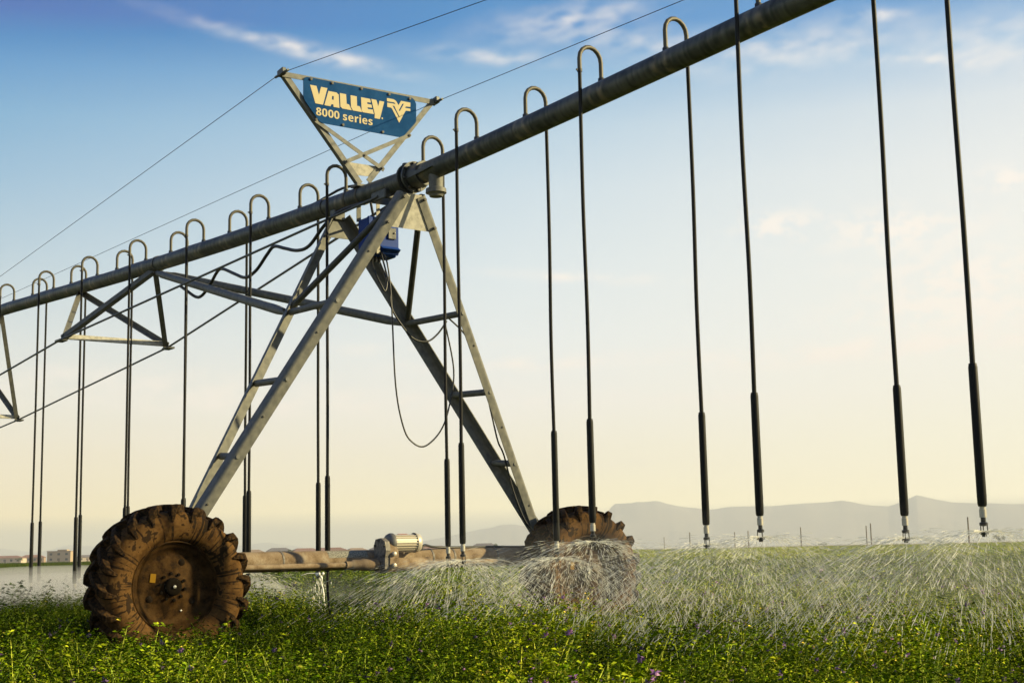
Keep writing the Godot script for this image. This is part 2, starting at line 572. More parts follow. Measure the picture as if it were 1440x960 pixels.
func pipe_h(a: float) -> float:
	var xs := [-28.0, -20.0, -14.0, -10.94, -9.16, -6.4, -4.05, -2.65, -1.4, -0.6, 0.0, 0.6, 1.9, 3.9, 4.7, 6.0, 9.0, 14.0]
	var ys := [4.92, 4.86, 4.70, 4.565, 4.465, 4.305, 4.185, 4.125, 4.08, 4.05, 4.03, 4.015, 4.04, 4.10, 4.125, 4.15, 4.16, 4.17]
	var k := 0
	while k < xs.size() - 2 and a > xs[k + 1]:
		k += 1
	var t: float = clampf((a - xs[k]) / (xs[k + 1] - xs[k]), 0.0, 1.0)
	var y0: float = ys[maxi(k - 1, 0)]
	var y3: float = ys[mini(k + 2, ys.size() - 1)]
	var x0: float = xs[maxi(k - 1, 0)]
	var x3: float = xs[mini(k + 2, xs.size() - 1)]
	var m0: float = (ys[k + 1] - y0) / (xs[k + 1] - x0) * (xs[k + 1] - xs[k])
	var m1: float = (y3 - ys[k]) / (x3 - xs[k]) * (xs[k + 1] - xs[k])
	var t2 := t * t
	var t3 := t2 * t
	return (2 * t3 - 3 * t2 + 1) * ys[k] + (t3 - 2 * t2 + t) * m0 + (-2 * t3 + 3 * t2) * ys[k + 1] + (t3 - t2) * m1

# galvanised pipe skin: grey zinc mottling with pale lime streaks that ran down from the outlets
func pipe_tex() -> ImageTexture:
	var W := 2048
	var H := 64
	var f := FastNoiseLite.new()
	f.seed = 77
	f.frequency = 0.02
	f.fractal_octaves = 4
	var g := FastNoiseLite.new()
	g.seed = 78
	g.frequency = 0.11
	g.fractal_octaves = 3
	var img := Image.create(H, W, false, Image.FORMAT_RGB8)
	var stains := []
	for a in front_a + back_a:
		stains.append([a + 0.06, 0.03])
		stains.append([a - 0.05, 0.022])
	for y in W:
		var a := PIPE_A0 + (PIPE_A1 - PIPE_A0) * y / W
		var s := 0.0
		for q in stains:
			s = maxf(s, exp(-pow((a - q[0]) / q[1], 2.0)))
		for x in H:
			var ang := TAU * x / H
			var cx := cos(ang) * 8.0
			var cy := sin(ang) * 8.0
			var n1 := f.get_noise_3d(cx * 2.0, cy * 2.0, y * 2.5)
			var n2 := g.get_noise_3d(cx, cy, y * 3.0)
			var run := g.get_noise_3d(cx * 0.35, cy * 0.35, y * 9.0)
			var t := clampf(0.45 + n1 * 0.8 + n2 * 0.35 + run * 0.8, 0.0, 1.0)
			var c := Color(0.040, 0.048, 0.042).lerp(Color(0.125, 0.13, 0.112), t)
			var st := s * clampf(0.55 + n2 * 1.6, 0.0, 1.0)
			c = c.lerp(Color(0.30, 0.25, 0.17), st * 0.8)
			img.set_pixel(x, y, c.linear_to_srgb())
	img.generate_mipmaps()
	return ImageTexture.create_from_image(img)

# dried mud over rubber: tan field mud, wet blotches and dark runs that go from the bead outwards
func tyre_tex() -> ImageTexture:
	var W := 1024
	var H := 256
	var f := FastNoiseLite.new()
	f.seed = 91
	f.frequency = 0.6
	f.fractal_octaves = 4
	var g := FastNoiseLite.new()
	g.seed = 92
	g.frequency = 3.0
	g.fractal_octaves = 3
	var h := FastNoiseLite.new()
	h.seed = 95
	h.frequency = 1.0
	h.fractal_octaves = 4
	var img := Image.create(W, H, false, Image.FORMAT_RGB8)
	for y in H:
		var v := float(y) / H
		for x in W:
			var ang := TAU * x / W
			var cx := cos(ang)
			var cy := sin(ang)
			var n1 := f.get_noise_3d(cx * 3.0, cy * 3.0, v * 6.0)
			var n2 := g.get_noise_3d(cx * 3.0, cy * 3.0, v * 8.0)
			var run := h.get_noise_3d(cx * 14.0, cy * 14.0, v * 1.6)
			var c := Color(0.050, 0.024, 0.0065).lerp(Color(0.145, 0.075, 0.022), clampf(0.5 + n1 * 0.8 + n2 * 0.5, 0.0, 1.0))
			var dark := smoothstep(0.08, 0.28, run + n2 * 0.3 - absf(v - 0.5) * 0.15) * 0.92
			dark = maxf(dark, smoothstep(0.16, 0.30, n1 + n2 * 0.4) * 0.88)
			c = c.lerp(Color(0.008, 0.005, 0.0025), dark)
			img.set_pixel(x, y, c.linear_to_srgb())
	img.generate_mipmaps()
	return ImageTexture.create_from_image(img)

# ---------------------------------------------------------------- the machine
const BEAM_X := -0.18
const HUB_Y := 0.62
const HUB_Z := 2.02
const TYRE_X := 0.14

func leg_point(top: Vector3, bottom: Vector3, y: float) -> Vector3:
	return top.lerp(bottom, (top.y - y) / (top.y - bottom.y))

func bolt(mb: MB, at: Vector3, axis: Vector3, r := 0.011, h := 0.012) -> void:
	mb.lathe(at, axis, [Vector2(r, -0.004), Vector2(r, h), Vector2(r * 0.6, h + 0.001), Vector2(0, h + 0.001)], 6)

func bolts_on(parent: Node3D, spots: Array, axis: Vector3, r := 0.012) -> void:
	for s in spots:
		var b := MB.new()
		bolt(b, s, axis, r)
		part(parent, "bolt", b, M.bolt)

func lug_mesh(side: float) -> ArrayMesh:
	var mb := MB.new()
	# radius, across, turn in degrees, way out (radial share, across share)
	var path := [[0.618, -0.025, 0.0, 1.0, 0.0], [0.620, 0.03, 3.5, 1.0, 0.0], [0.619, 0.09, 7.5, 1.0, 0.05], [0.612, 0.145, 11.5, 0.95, 0.3],
		[0.594, 0.176, 14.0, 0.75, 0.66], [0.560, 0.194, 15.5, 0.35, 0.94], [0.520, 0.200, 16.5, 0.1, 1.0], [0.485, 0.198, 17.2, 0.0, 1.0]]
	var hh := [0.058, 0.058, 0.057, 0.055, 0.050, 0.038, 0.024, 0.012]
	var ww := [0.042, 0.044, 0.046, 0.05, 0.052, 0.045, 0.03, 0.018]
	var P := []
	var O := []
	for q in path:
		var a := deg_to_rad(q[2])
		var rad := Vector3(0, cos(a), sin(a))
		P.append(rad * q[0] + Vector3(q[1] * side, 0, 0))
		O.append((rad * q[3] + Vector3(side, 0, 0) * q[4]).normalized())
	var L := []
	for i in P.size():
		var d: Vector3 = (P[mini(i + 1, P.size() - 1)] - P[maxi(i - 1, 0)]).normalized()
		var s: Vector3 = d.cross(O[i]).normalized()
		var w: float = ww[i] * 0.5
		var b: Vector3 = P[i] - O[i] * (hh[i] + 0.012)
		L.append([b - s * w * 1.45, P[i] - s * w - O[i] * 0.004, P[i] - s * w * 0.8, P[i] + s * w * 0.8, P[i] + s * w - O[i] * 0.004, b + s * w * 1.45])
	for i in L.size() - 1:
		for k in 5:
			var a0: Vector3 = L[i][k]
			var a1: Vector3 = L[i][k + 1]
			var b0: Vector3 = L[i + 1][k]
			var b1: Vector3 = L[i + 1][k + 1]
			var nn := (a1 - a0).cross(b0 - a0).normalized()
			var mid: Vector3 = (a0 + a1 + b0 + b1) * 0.25 - (P[i] + P[i + 1]) * 0.5 + (O[i] + O[i + 1]) * 0.02
			if nn.dot(mid) < 0.0:
				nn = -nn
			mb.quad(a0, a1, b1, b0, nn)
	for e in [0, L.size() - 1]:
		var nn: Vector3 = (P[e] - P[1 if e == 0 else e - 1]).normalized()
		for k in range(1, 5):
			mb.tri(L[e][0], L[e][k], L[e][k + 1], nn, nn, nn)
	return mb.mesh(Vector3.ZERO, M.lug)

var lug_a: ArrayMesh
var lug_b: ArrayMesh

func wheel(tower: Node3D, z: float, turn: float, label: String) -> void:
	var w := Node3D.new()
	w.name = "wheel"
	tower.add_child(w, true)
	w.position = Vector3(TYRE_X, HUB_Y, z) - tower.position
	w.set_meta("label", label)
	var o := Vector3(TYRE_X, HUB_Y, z)
	var X := Vector3.RIGHT
	var t := MB.new()
	var prof := []
	var half := [Vector2(0.338, 0.118), Vector2(0.352, 0.145), Vector2(0.375, 0.166), Vector2(0.41, 0.182), Vector2(0.45, 0.190), Vector2(0.485, 0.188), Vector2(0.517, 0.178), Vector2(0.542, 0.160), Vector2(0.558, 0.133), Vector2(0.566, 0.08), Vector2(0.569, 0.0)]
	for i in half.size():
		prof.append(Vector2(half[i].x, -half[i].y))
	for i in range(half.size() - 2, -1, -1):
		prof.append(half[i])
	t.lathe(o, X, prof, 72)
	part(w, "tyre", t, M.tyre)
	for k in 20:
		for s in 2:
			var l := MeshInstance3D.new()
			l.name = "tread_lug"
			l.mesh = lug_a if s == 0 else lug_b
			l.rotation.x = TAU * (k + 0.5 * s) / 20.0 + turn
			w.add_child(l, true)
	var r := MB.new()
	r.lathe(o, X, [Vector2(0.0, 0.072), Vector2(0.115, 0.072), Vector2(0.125, 0.064), Vector2(0.235, 0.056), Vector2(0.262, 0.056), Vector2(0.275, 0.066), Vector2(0.290, 0.085), Vector2(0.300, 0.098), Vector2(0.318, 0.102), Vector2(0.324, 0.112), Vector2(0.326, 0.124), Vector2(0.334, 0.131), Vector2(0.344, 0.128), Vector2(0.347, 0.118), Vector2(0.340, 0.104)].map(func(q): return q), 64)
	part(w, "rim", r, M.rim)
	var rb := MB.new()
	rb.lathe(o, -X, [Vector2(0.0, 0.02), Vector2(0.26, 0.0), Vector2(0.30, 0.09), Vector2(0.33, 0.12), Vector2(0.345, 0.118), Vector2(0.340, 0.104)], 40)
	part(w, "rim_back", rb, M.rim)
	var h := MB.new()
	h.lathe(o, X, [Vector2(0.068, 0.070), Vector2(0.068, 0.094), Vector2(0.060, 0.104), Vector2(0.035, 0.108), Vector2(0.0, 0.108)], 24)
	part(w, "hub", h, M.hub)
	var cb := MB.new()
	bolt(cb, o + Vector3(0.108, 0.0, 0.0), X, 0.013, 0.014)
	part(w, "hub_nut", cb, M.shiny)
	for k in 10:
		var nb := MB.new()
		var a := TAU * k / 10.0 + turn
		bolt(nb, o + Vector3(0.072, cos(a) * 0.1, sin(a) * 0.1), X, 0.0125, 0.012)
		part(w, "wheel_nut", nb, M.hub)
	for a in [1.9, 4.0, 5.75]:  # three small dark discs on the rim dish
		var mb := MB.new()
		mb.lathe(o + Vector3(0.0585, cos(a + turn) * 0.195, sin(a + turn) * 0.195), X, [Vector2(0.03, -0.003), Vector2(0.024, 0.004), Vector2(0.0, 0.006)], 14)
		part(w, "dark_disc", mb, M.dark_spot)
	var yl := MB.new()
	yl.bar(o + Vector3(0.0645, 0.035, 0.155), o + Vector3(0.0645, 0.10, 0.148), Vector3.BACK, 0.044, 0.002)
	part(w, "sticker", yl, M.yellow_label)
	var rv := MB.new()
	bolt(rv, o + Vector3(0.060, -0.18, -0.075), X, 0.008, 0.006)
	part(w, "valve_stem", rv, M.shiny)

func build_tower() -> void:
	var t := thing("irrigation_tower", "galvanised steel drive tower of four legs standing on two muddy tractor wheels", "irrigation tower", Vector3(BEAM_X, 0, 0))
	var FLt := Vector3(0.50, 3.88, 0.075)
	var FRt := Vector3(0.50, 3.88, -0.075)
	var BLt := Vector3(-0.82, 3.93, 0.035)
	var BRt := Vector3(-0.82, 3.93, -0.035)
	var FLb := Vector3(-0.165, 0.86, 1.835)
	var FRb := Vector3(-0.165, 0.86, -1.835)
	var BLb := Vector3(-0.205, 0.86, 1.865)
	var BRb := Vector3(-0.205, 0.86, -1.865)
	var legs := [[FLt, FLb, Vector3(0, 0, -1), Vector3(-1, 0, 0), "front left leg"], [FRt, FRb, Vector3(0, 0, 1), Vector3(-1, 0, 0), ""],
		[BLt, BLb, Vector3(0, 0, -1), Vector3(1, 0, 0), ""], [BRt, BRb, Vector3(0, 0, 1), Vector3(1, 0, 0), ""]]
	for l in legs:
		var mb := MB.new()
		mb.angle_round(l[0] - l[2] * 0.045, l[1] - l[2] * 0.045, l[2], l[3], 0.096, 0.008, 0.034)
		var lg := part(t, "leg", mb, M.galv)
		var hs := []
		for y in [1.2, 1.9, 2.6, 3.3]:
			var p := leg_point(l[0], l[1], y + 0.05)
			hs.append(p + Vector3(-l[3].x * 0.001, 0, 0))
		for q in hs:
			var b := MB.new()
			bolt(b, q, -l[3], 0.010, 0.006)
			part(lg, "bolt", b, M.bolt)
	# top gusset plates, front and back
	for g in [[FLt, FLb, FRt, FRb, -0.013, 3.87, 3.575, M.galv_bright], [BLt, BLb, BRt, BRb, 0.013, 3.93, 3.72, M.galv]]:
		var a := leg_point(g[0], g[1], g[5])
		var b := leg_point(g[0], g[1], g[6])
		var c := leg_point(g[2], g[3], g[6])
		var d := leg_point(g[2], g[3], g[5])
		var mb := MB.new()
		var ax := (a + d) * 0.5
		var dn := ((b + c) * 0.5 - ax).normalized()
		var nn := Vector3(0, 0, 1).cross(dn).normalized()
		var poly := PackedVector2Array()
		for q in [a, b, c, d]:
			poly.append(Vector2((q - ax).z, (q - ax).dot(dn)))
		mb.prism(poly, ax + Vector3(g[4], 0, 0) - nn * 0.003, Vector3(0, 0, 1), dn, nn * 0.006)
		part(t, "gusset_plate", mb, g[7])
		var off := Vector3(0.012 * signf(-g[4]), 0, 0)
		bolts_on(t, [leg_point(g[0], g[1], g[5] - 0.04) + off, leg_point(g[0], g[1], g[6] + 0.03) + off, leg_point(g[2], g[3], g[5] - 0.04) + off, leg_point(g[2], g[3], g[6] + 0.03) + off], Vector3(signf(-g[4]), 0, 0), 0.015)
	# rungs between the paired legs
	for s in [[FLt, FLb, BLt, BLb], [FRt, FRb, BRt, BRb]]:
		for y in [2.94, 2.275, 1.645]:
			var a := leg_point(s[0], s[1], y - 0.02)
			var b := leg_point(s[2], s[3], y + 0.01)
			var mb := MB.new()
			var e := (b - a).normalized() * 0.03
			mb.tube([a - e * 0.2, a + e * 1.2, a + e * 2.0, b - e * 2.0, b - e * 1.2, b + e * 0.2], [0.018, 0.02, 0.03, 0.03, 0.02, 0.018], 10)
			part(t, "rung", mb, M.galv)
		# diagonal brace from the front of the pipe to the back leg
		var d := MB.new()
		var from := Vector3(0.47, 3.87, signf(s[0].z) * 0.09)
		var to := leg_point(s[2], s[3], 2.97) + Vector3(0.05, 0.02, 0)
		d.tube([from, to], 0.028, 12)
		part(t, "diagonal_brace", d, M.galv_dark)
		# stay tube from the pipe of the long span to the back leg
		var v := MB.new()
		var far := Vector3(-4.9, pipe_h(-4.9) - 0.13, signf(s[0].z) * 0.05)
		var near := leg_point(s[2], s[3], 2.96) + Vector3(-0.03, 0, 0)
		var dd := (near - far).normalized()
		v.tube([far, far + dd * 0.12, far + dd * 0.2, near - dd * 0.25, near - dd * 0.1, near], [0.03, 0.034, 0.043, 0.043, 0.034, 0.028], 12)
		part(t, "stay_tube", v, M.galv)
		bolts_on(t, [near + Vector3(0.02, 0.02, 0.035), far + Vector3(0.02, 0.0, 0.045)], Vector3(0, 0, 1), 0.014)
		# gusset at the foot of the legs
		var f := MB.new()
		var z := signf(s[0].z)
		f.prism(PackedVector2Array([Vector2(1.665, 1.06), Vector2(1.80, 1.06), Vector2(1.93, 0.78), Vector2(1.70, 0.78)]), Vector3(BEAM_X + 0.008, 0, 0), Vector3(0, 0, z), Vector3(0, 1, 0), Vector3(0.008, 0, 0))
		part(t, "foot_plate", f, M.galv)
	# base beam
	var bm := MB.new()
	bm.tube([Vector3(BEAM_X, 0.785, 1.95), Vector3(BEAM_X, 0.785, -1.95)], 0.083, 28)
	var beam := part(t, "base_beam", bm, M.beam, "muddy round steel base beam between the wheels")
	for z in [0.92, -0.55, -0.78, -1.25]:
		var rg := MB.new()
		rg.lathe(Vector3(BEAM_X, 0.785, z), Vector3.BACK, [Vector2(0.083, -0.008), Vector2(0.0865, -0.008), Vector2(0.0865, 0.008), Vector2(0.083, 0.008)], 28)
		part(beam, "band", rg, M.cast)
	var lb := MB.new()
	for k in 4:
		var a0 := deg_to_rad(15.0 + 14.0 * k)
		var a1 := deg_to_rad(15.0 + 14.0 * (k + 1))
		var c := Vector3(BEAM_X, 0.785, 0)
		var d0 := Vector3(cos(a0), sin(a0), 0)
		var d1 := Vector3(cos(a1), sin(a1), 0)
		var z0 := Vector3(0, 0, 0.50)
		var z1 := Vector3(0, 0, 0.12)
		lb.tri(c + d0 * 0.0845 + z0, c + d1 * 0.0845 + z0, c + d1 * 0.0845 + z1, d0, d1, d1)
		lb.tri(c + d0 * 0.0845 + z0, c + d1 * 0.0845 + z1, c + d0 * 0.0845 + z1, d0, d1, d0)
	part(beam, "sticker", lb, M.paper)
	# drive line in front of the beam
	var ds := MB.new()
	ds.tube([Vector3(0.0, 0.745, 1.97), Vector3(0.0, 0.745, -1.97)], 0.023, 14)
	part(t, "drive_shaft", ds, M.beam)
	var sl := MB.new()
	sl.lathe(Vector3(0, 0.745, 0), Vector3.BACK, [Vector2(0.0, 0.10), Vector2(0.05, 0.10), Vector2(0.05, 0.25), Vector2(0.045, 0.255), Vector2(0.045, 0.33), Vector2(0.033, 0.345), Vector2(0.033, 0.40), Vector2(0.0, 0.40)].map(func(q): return q), 20)
	part(t, "shaft_sleeve", sl, M.beam)
	var sl2 := MB.new()
	sl2.lathe(Vector3(0, 0.742, 0), Vector3.FORWARD, [Vector2(0.0, 0.05), Vector2(0.055, 0.05), Vector2(0.055, 0.36), Vector2(0.050, 0.37), Vector2(0.050, 0.40), Vector2(0.056, 0.41), Vector2(0.056, 0.44), Vector2(0.0, 0.45)], 20)
	part(t, "shaft_sleeve", sl2, M.beam)
	# gear motor
	var gm := Node3D.new()
	gm.name = "gear_motor"
	t.add_child(gm)
	gm.position = Vector3(0, 0.67, 0) - t.position
	gm.set_meta("label", "dusty gear motor with ribbed pale housing")
	var gb := MB.new()
	gb.prism(PackedVector2Array([Vector2(-0.10, 0.70), Vector2(-0.04, 0.672), Vector2(0.05, 0.672), Vector2(0.095, 0.705), Vector2(0.10, 0.80), Vector2(0.115, 0.86), Vector2(0.095, 0.935), Vector2(0.03, 0.965), Vector2(-0.055, 0.955), Vector2(-0.085, 0.90), Vector2(-0.08, 0.82)]), Vector3(0, 0, 0.075), Vector3.RIGHT, Vector3.UP, Vector3(0, 0, -0.045))
	part(gm, "gear_cover", gb, M.cast)
	var gb2 := MB.new()
	gb2.prism(PackedVector2Array([Vector2(-0.09, 0.69), Vector2(0.06, 0.68), Vector2(0.105, 0.72), Vector2(0.11, 0.80), Vector2(0.10, 0.86), Vector2(0.06, 0.92), Vector2(-0.07, 0.90), Vector2(-0.08, 0.80)]), Vector3(0, 0, 0.03), Vector3.RIGHT, Vector3.UP, Vector3(0, 0, -0.085))
	part(gm, "gear_case", gb2, M.beam)
	for q in [Vector2(-0.07, 0.72), Vector2(0.07, 0.71), Vector2(0.085, 0.82), Vector2(0.09, 0.90), Vector2(0.0, 0.945), Vector2(-0.06, 0.9)]:
		var b := MB.new()
		bolt(b, Vector3(q.x, q.y, 0.075), Vector3.BACK, 0.011, 0.01)
		part(gm, "bolt", b, M.bolt)
	for q in [Vector2(0.11, 0.735), Vector2(0.112, 0.83)]:
		var b := MB.new()
		b.lathe(Vector3(q.x - 0.01, q.y, -0.005), Vector3.RIGHT, [Vector2(0.02, 0.0), Vector2(0.02, 0.025), Vector2(0.014, 0.03), Vector2(0.0, 0.03)], 12)
		part(gm, "plug", b, M.motor)
	var mc := Vector3(0.0, 0.922, 0)
	var mo := MB.new()
	mo.lathe(mc, Vector3.FORWARD, [Vector2(0.074, 0.045), Vector2(0.074, 0.285)], 36)
	part(gm, "motor_housing", mo, M.motor)
	for k in 22:
		var a := TAU * k / 22.0
		if absf(wrapf(a - PI * 0.5, -PI, PI)) < 0.55:
			continue
		var fn := MB.new()
		var d := Vector3(cos(a), sin(a), 0)
		fn.obox(mc + d * 0.077 + Vector3(0, 0, -0.165), d * 0.005, Vector3(-sin(a), cos(a), 0) * 0.0035, Vector3(0, 0, 0.115))
		part(gm, "cooling_fin", fn, M.motor)
	var e1 := MB.new()
	e1.lathe(mc, Vector3.BACK, [Vector2(0.084, -0.055), Vector2(0.084, -0.035), Vector2(0.074, -0.012), Vector2(0.05, 0.0), Vector2(0.0, 0.0)], 36)
	part(gm, "end_bell", e1, M.motor_end)
	var e2 := MB.new()
	e2.lathe(mc, Vector3.FORWARD, [Vector2(0.085, 0.275), Vector2(0.085, 0.292), Vector2(0.078, 0.318), Vector2(0.055, 0.332), Vector2(0.0, 0.334)], 36)
	part(gm, "end_bell", e2, M.motor)
	var np := MB.new()
	np.obox(mc + Vector3(0.0, 0.0755, -0.16), Vector3(0.012, 0, 0), Vector3(0, 0.0015, 0), Vector3(0, 0, 0.045))
	part(gm, "name_plate", np, M.red_label)
	# wheel gearboxes
	for s in [-1.0, 1.0]:
		var g := MB.new()
		var c := Vector3(-0.055, 0.65, s * HUB_Z)
		g.lathe(c + Vector3(0, -0.02, 0), Vector3.RIGHT, [Vector2(0.0, -0.10), Vector2(0.10, -0.10), Vector2(0.135, -0.07), Vector2(0.135, 0.03), Vector2(0.09, 0.05), Vector2(0.05, 0.14), Vector2(0.0, 0.14)], 24)
		part(t, "wheel_gearbox", g, M.cast)
		var br := MB.new()
		br.cbox(Vector3(BEAM_X, 0.76, s * 1.94), Vector3(0.075, 0, 0), Vector3(0, 0.10, 0), Vector3(0, 0, 0.09), 0.012)
		part(t, "mounting_bracket", br, M.cast)
	lug_a = lug_mesh(1.0)
	lug_b = lug_mesh(-1.0)
	wheel(t, HUB_Z, 0.13, "near wheel caked in brown mud with dark wet patches")
	wheel(t, -HUB_Z, 0.31, "far wheel half veiled by water spray")
	# motor lead along the beam
	var cb := MB.new()
	cb.tube(curve_pts([Vector3(0.0, 0.86, -0.34), Vector3(-0.05, 0.90, -0.42), Vector3(-0.12, 0.885, -0.55), Vector3(BEAM_X + 0.02, 0.878, -0.75), Vector3(BEAM_X, 0.876, -1.2), Vector3(BEAM_X, 0.878, -1.7), Vector3(BEAM_X + 0.02, 0.98, -1.74)], 6), 0.011, 8)
	part(t, "motor_lead", cb, M.black_cable)

func curve_pts(pts: Array, sub: int) -> Array:
	var out := []
	var m := pts.size()
	for i in m - 1:
		var p0: Vector3 = pts[maxi(i - 1, 0)]
		var p1: Vector3 = pts[i]
		var p2: Vector3 = pts[i + 1]
		var p3: Vector3 = pts[mini(i + 2, m - 1)]
		for k in sub:
			var t := float(k) / sub
			out.append(0.5 * ((2.0 * p1) + (p2 - p0) * t + (2.0 * p0 - 5.0 * p1 + 4.0 * p2 - p3) * t * t + (3.0 * p1 - p0 - 3.0 * p2 + p3) * t * t * t))
	out.append(pts[m - 1])
	return out

func pipe_run(a0: float, a1: float) -> MB:
	var mb := MB.new()
	var pts := []
	var steps := int(ceil((a1 - a0) / 0.3))
	for k in steps + 1:
		var a := lerpf(a0, a1, float(k) / steps)
		pts.append(Vector3(a, pipe_h(a), 0))
	mb.tube(pts, 0.0845, 28)
	for i in mb.uv.size():
		mb.uv[i] = Vector2(mb.uv[i].x, (mb.uv[i].y + a0 - PIPE_A0) / (PIPE_A1 - PIPE_A0))
	return mb

func ring(a: float, r: float, w: float) -> MB:
	var mb := MB.new()
	var ax := (Vector3(a + 0.1, pipe_h(a + 0.1), 0) - Vector3(a - 0.1, pipe_h(a - 0.1), 0)).normalized()
	mb.lathe(Vector3(a, pipe_h(a), 0), ax, [Vector2(0.083, -w * 0.5), Vector2(r, -w * 0.5), Vector2(r, w * 0.5), Vector2(0.083, w * 0.5)], 28)
	return mb

func build_pipes() -> void:
	var p := thing("water_pipe", "long galvanised water pipe of the trussed span running left from the tower", "water pipe", Vector3(-0.2, pipe_h(-0.2), 0))
	part(p, "pipe", pipe_run(PIPE_A0, 0.46), M.pipe)
	for a in [-0.58, -0.36]:
		part(p, "clamp_band", ring(a, 0.0895, 0.028), M.gooseneck)
	for a in [0.425]:
		part(p, "flange", ring(a, 0.135, 0.022), M.galv_dark)
	for a in [-1.02, -5.0]:
		part(p, "collar", ring(a, 0.092, 0.05), M.galv_dark)
	# saddle under the pipe where the front and back legs meet it
	var sd := MB.new()
	sd.cbox(Vector3(-0.82, 3.955, 0), Vector3(0.05, 0, 0), Vector3(0, 0.06, 0), Vector3(0, 0, 0.055), 0.008)
	part(p, "saddle", sd, M.galv_dark)
	var s2 := MB.new()
	s2.cbox(Vector3(0.06, 3.935, 0.0), Vector3(0.12, 0, 0), Vector3(0, 0.045, 0), Vector3(0, 0, 0.10), 0.01)
	part(p, "rod_anchor", s2, M.galv_dark)
	# trusses: two pipe points, two lower corners
	for st in [[-6.28, -7.6, -5.08, 3.46, true], [-12.1, -13.4, -10.9, 3.05, false]]:
		var tr := Node3D.new()
		tr.name = "truss"
		p.add_child(tr, true)
		for s in [1.0, -1.0]:
			var n := Vector3(st[0], st[3], s * 0.68)
			for a in [st[1], st[2]]:
				var top := Vector3(a, pipe_h(a) - 0.085, s * 0.03)
				var mb := MB.new()
				mb.angle(top, n, Vector3(0, 0, -s), Vector3(-signf(a - st[0]), 0.2, 0), 0.062, 0.006)
				part(tr, "strut", mb, M.galv)
			var pl := MB.new()
			pl.cbox(n + Vector3(0, -0.015, 0), Vector3(0.09, 0, 0), Vector3(0, 0.012, 0), Vector3(0, 0, 0.05), 0.004)
			part(tr, "corner_plate", pl, M.galv_dark)
		var cb := MB.new()
		cb.angle(Vector3(st[0], st[3] + 0.012, 0.66), Vector3(st[0], st[3] + 0.012, -0.66), Vector3(0, 1, 0), Vector3(-1, 0, 0), 0.058, 0.006)
		part(tr, "cross_bar", cb, M.galv_bright)
	for s in [1.0, -1.0]:
		var n0 := Vector3(0.06, 3.925, s * 0.10)
		var n1 := Vector3(-6.28, 3.46, s * 0.68)
		var n2 := Vector3(-12.1, 3.05, s * 0.68)
		var n3 := Vector3(-18.0, 2.75, s * 0.68)
		var ns := [n0, n1, n2, n3]
		for k in 3:
			var mb := MB.new()
			mb.tube([ns[k], ns[k + 1]], 0.0125, 8)
			part(p, "truss_rod", mb, M.steel_rod)
	# the overhang beyond the tower, held by the guy cables
	var q := thing("water_pipe", "galvanised overhang pipe rising right from the tower to the top edge", "water pipe", Vector3(0.5, pipe_h(0.5), 0))
	part(q, "pipe", pipe_run(0.48, 12.0), M.pipe)
	part(q, "flange", ring(0.505, 0.135, 0.022), M.galv_dark)
	part(q, "joint_sleeve", ring(0.60, 0.105, 0.14), M.galv_dark)
	for k in 8:
		var a := TAU * k / 8.0 + 0.2
		var b := MB.new()
		bolt(b, Vector3(0.516, pipe_h(0.516) + cos(a) * 0.118, sin(a) * 0.118), Vector3.RIGHT, 0.013, 0.02)
		part(q, "bolt", b, M.bolt)
	var po := MB.new()
	po.lathe(Vector3(0.36, pipe_h(0.36) + 0.06, 0), Vector3.UP, [Vector2(0.03, 0.0), Vector2(0.03, 0.085), Vector2(0.022, 0.092), Vector2(0.0, 0.092)], 14)
	part(p, "plug", po, M.galv_dark)
	var yy := pipe_h(0.83)
	var va := MB.new()
	va.lathe(Vector3(0.83, yy, 0), Vector3.DOWN, [Vector2(0.062, 0.05), Vector2(0.060, 0.17), Vector2(0.085, 0.178), Vector2(0.088, 0.215), Vector2(0.062, 0.225), Vector2(0.055, 0.245), Vector2(0.0, 0.245)], 26)
	part(q, "drain_valve", va, M.galv)
	# stiffening lug on the side of the joint
	var gs := MB.new()
	gs.prism(PackedVector2Array([Vector2(0.52, -0.01), Vector2(0.92, 0.015), Vector2(0.52, 0.05)]), Vector3(0, pipe_h(0.6) - 0.03, 0.085), Vector3.RIGHT, Vector3.UP, Vector3(0, 0, 0.02))
	part(q, "stiffener", gs, M.galv_dark)

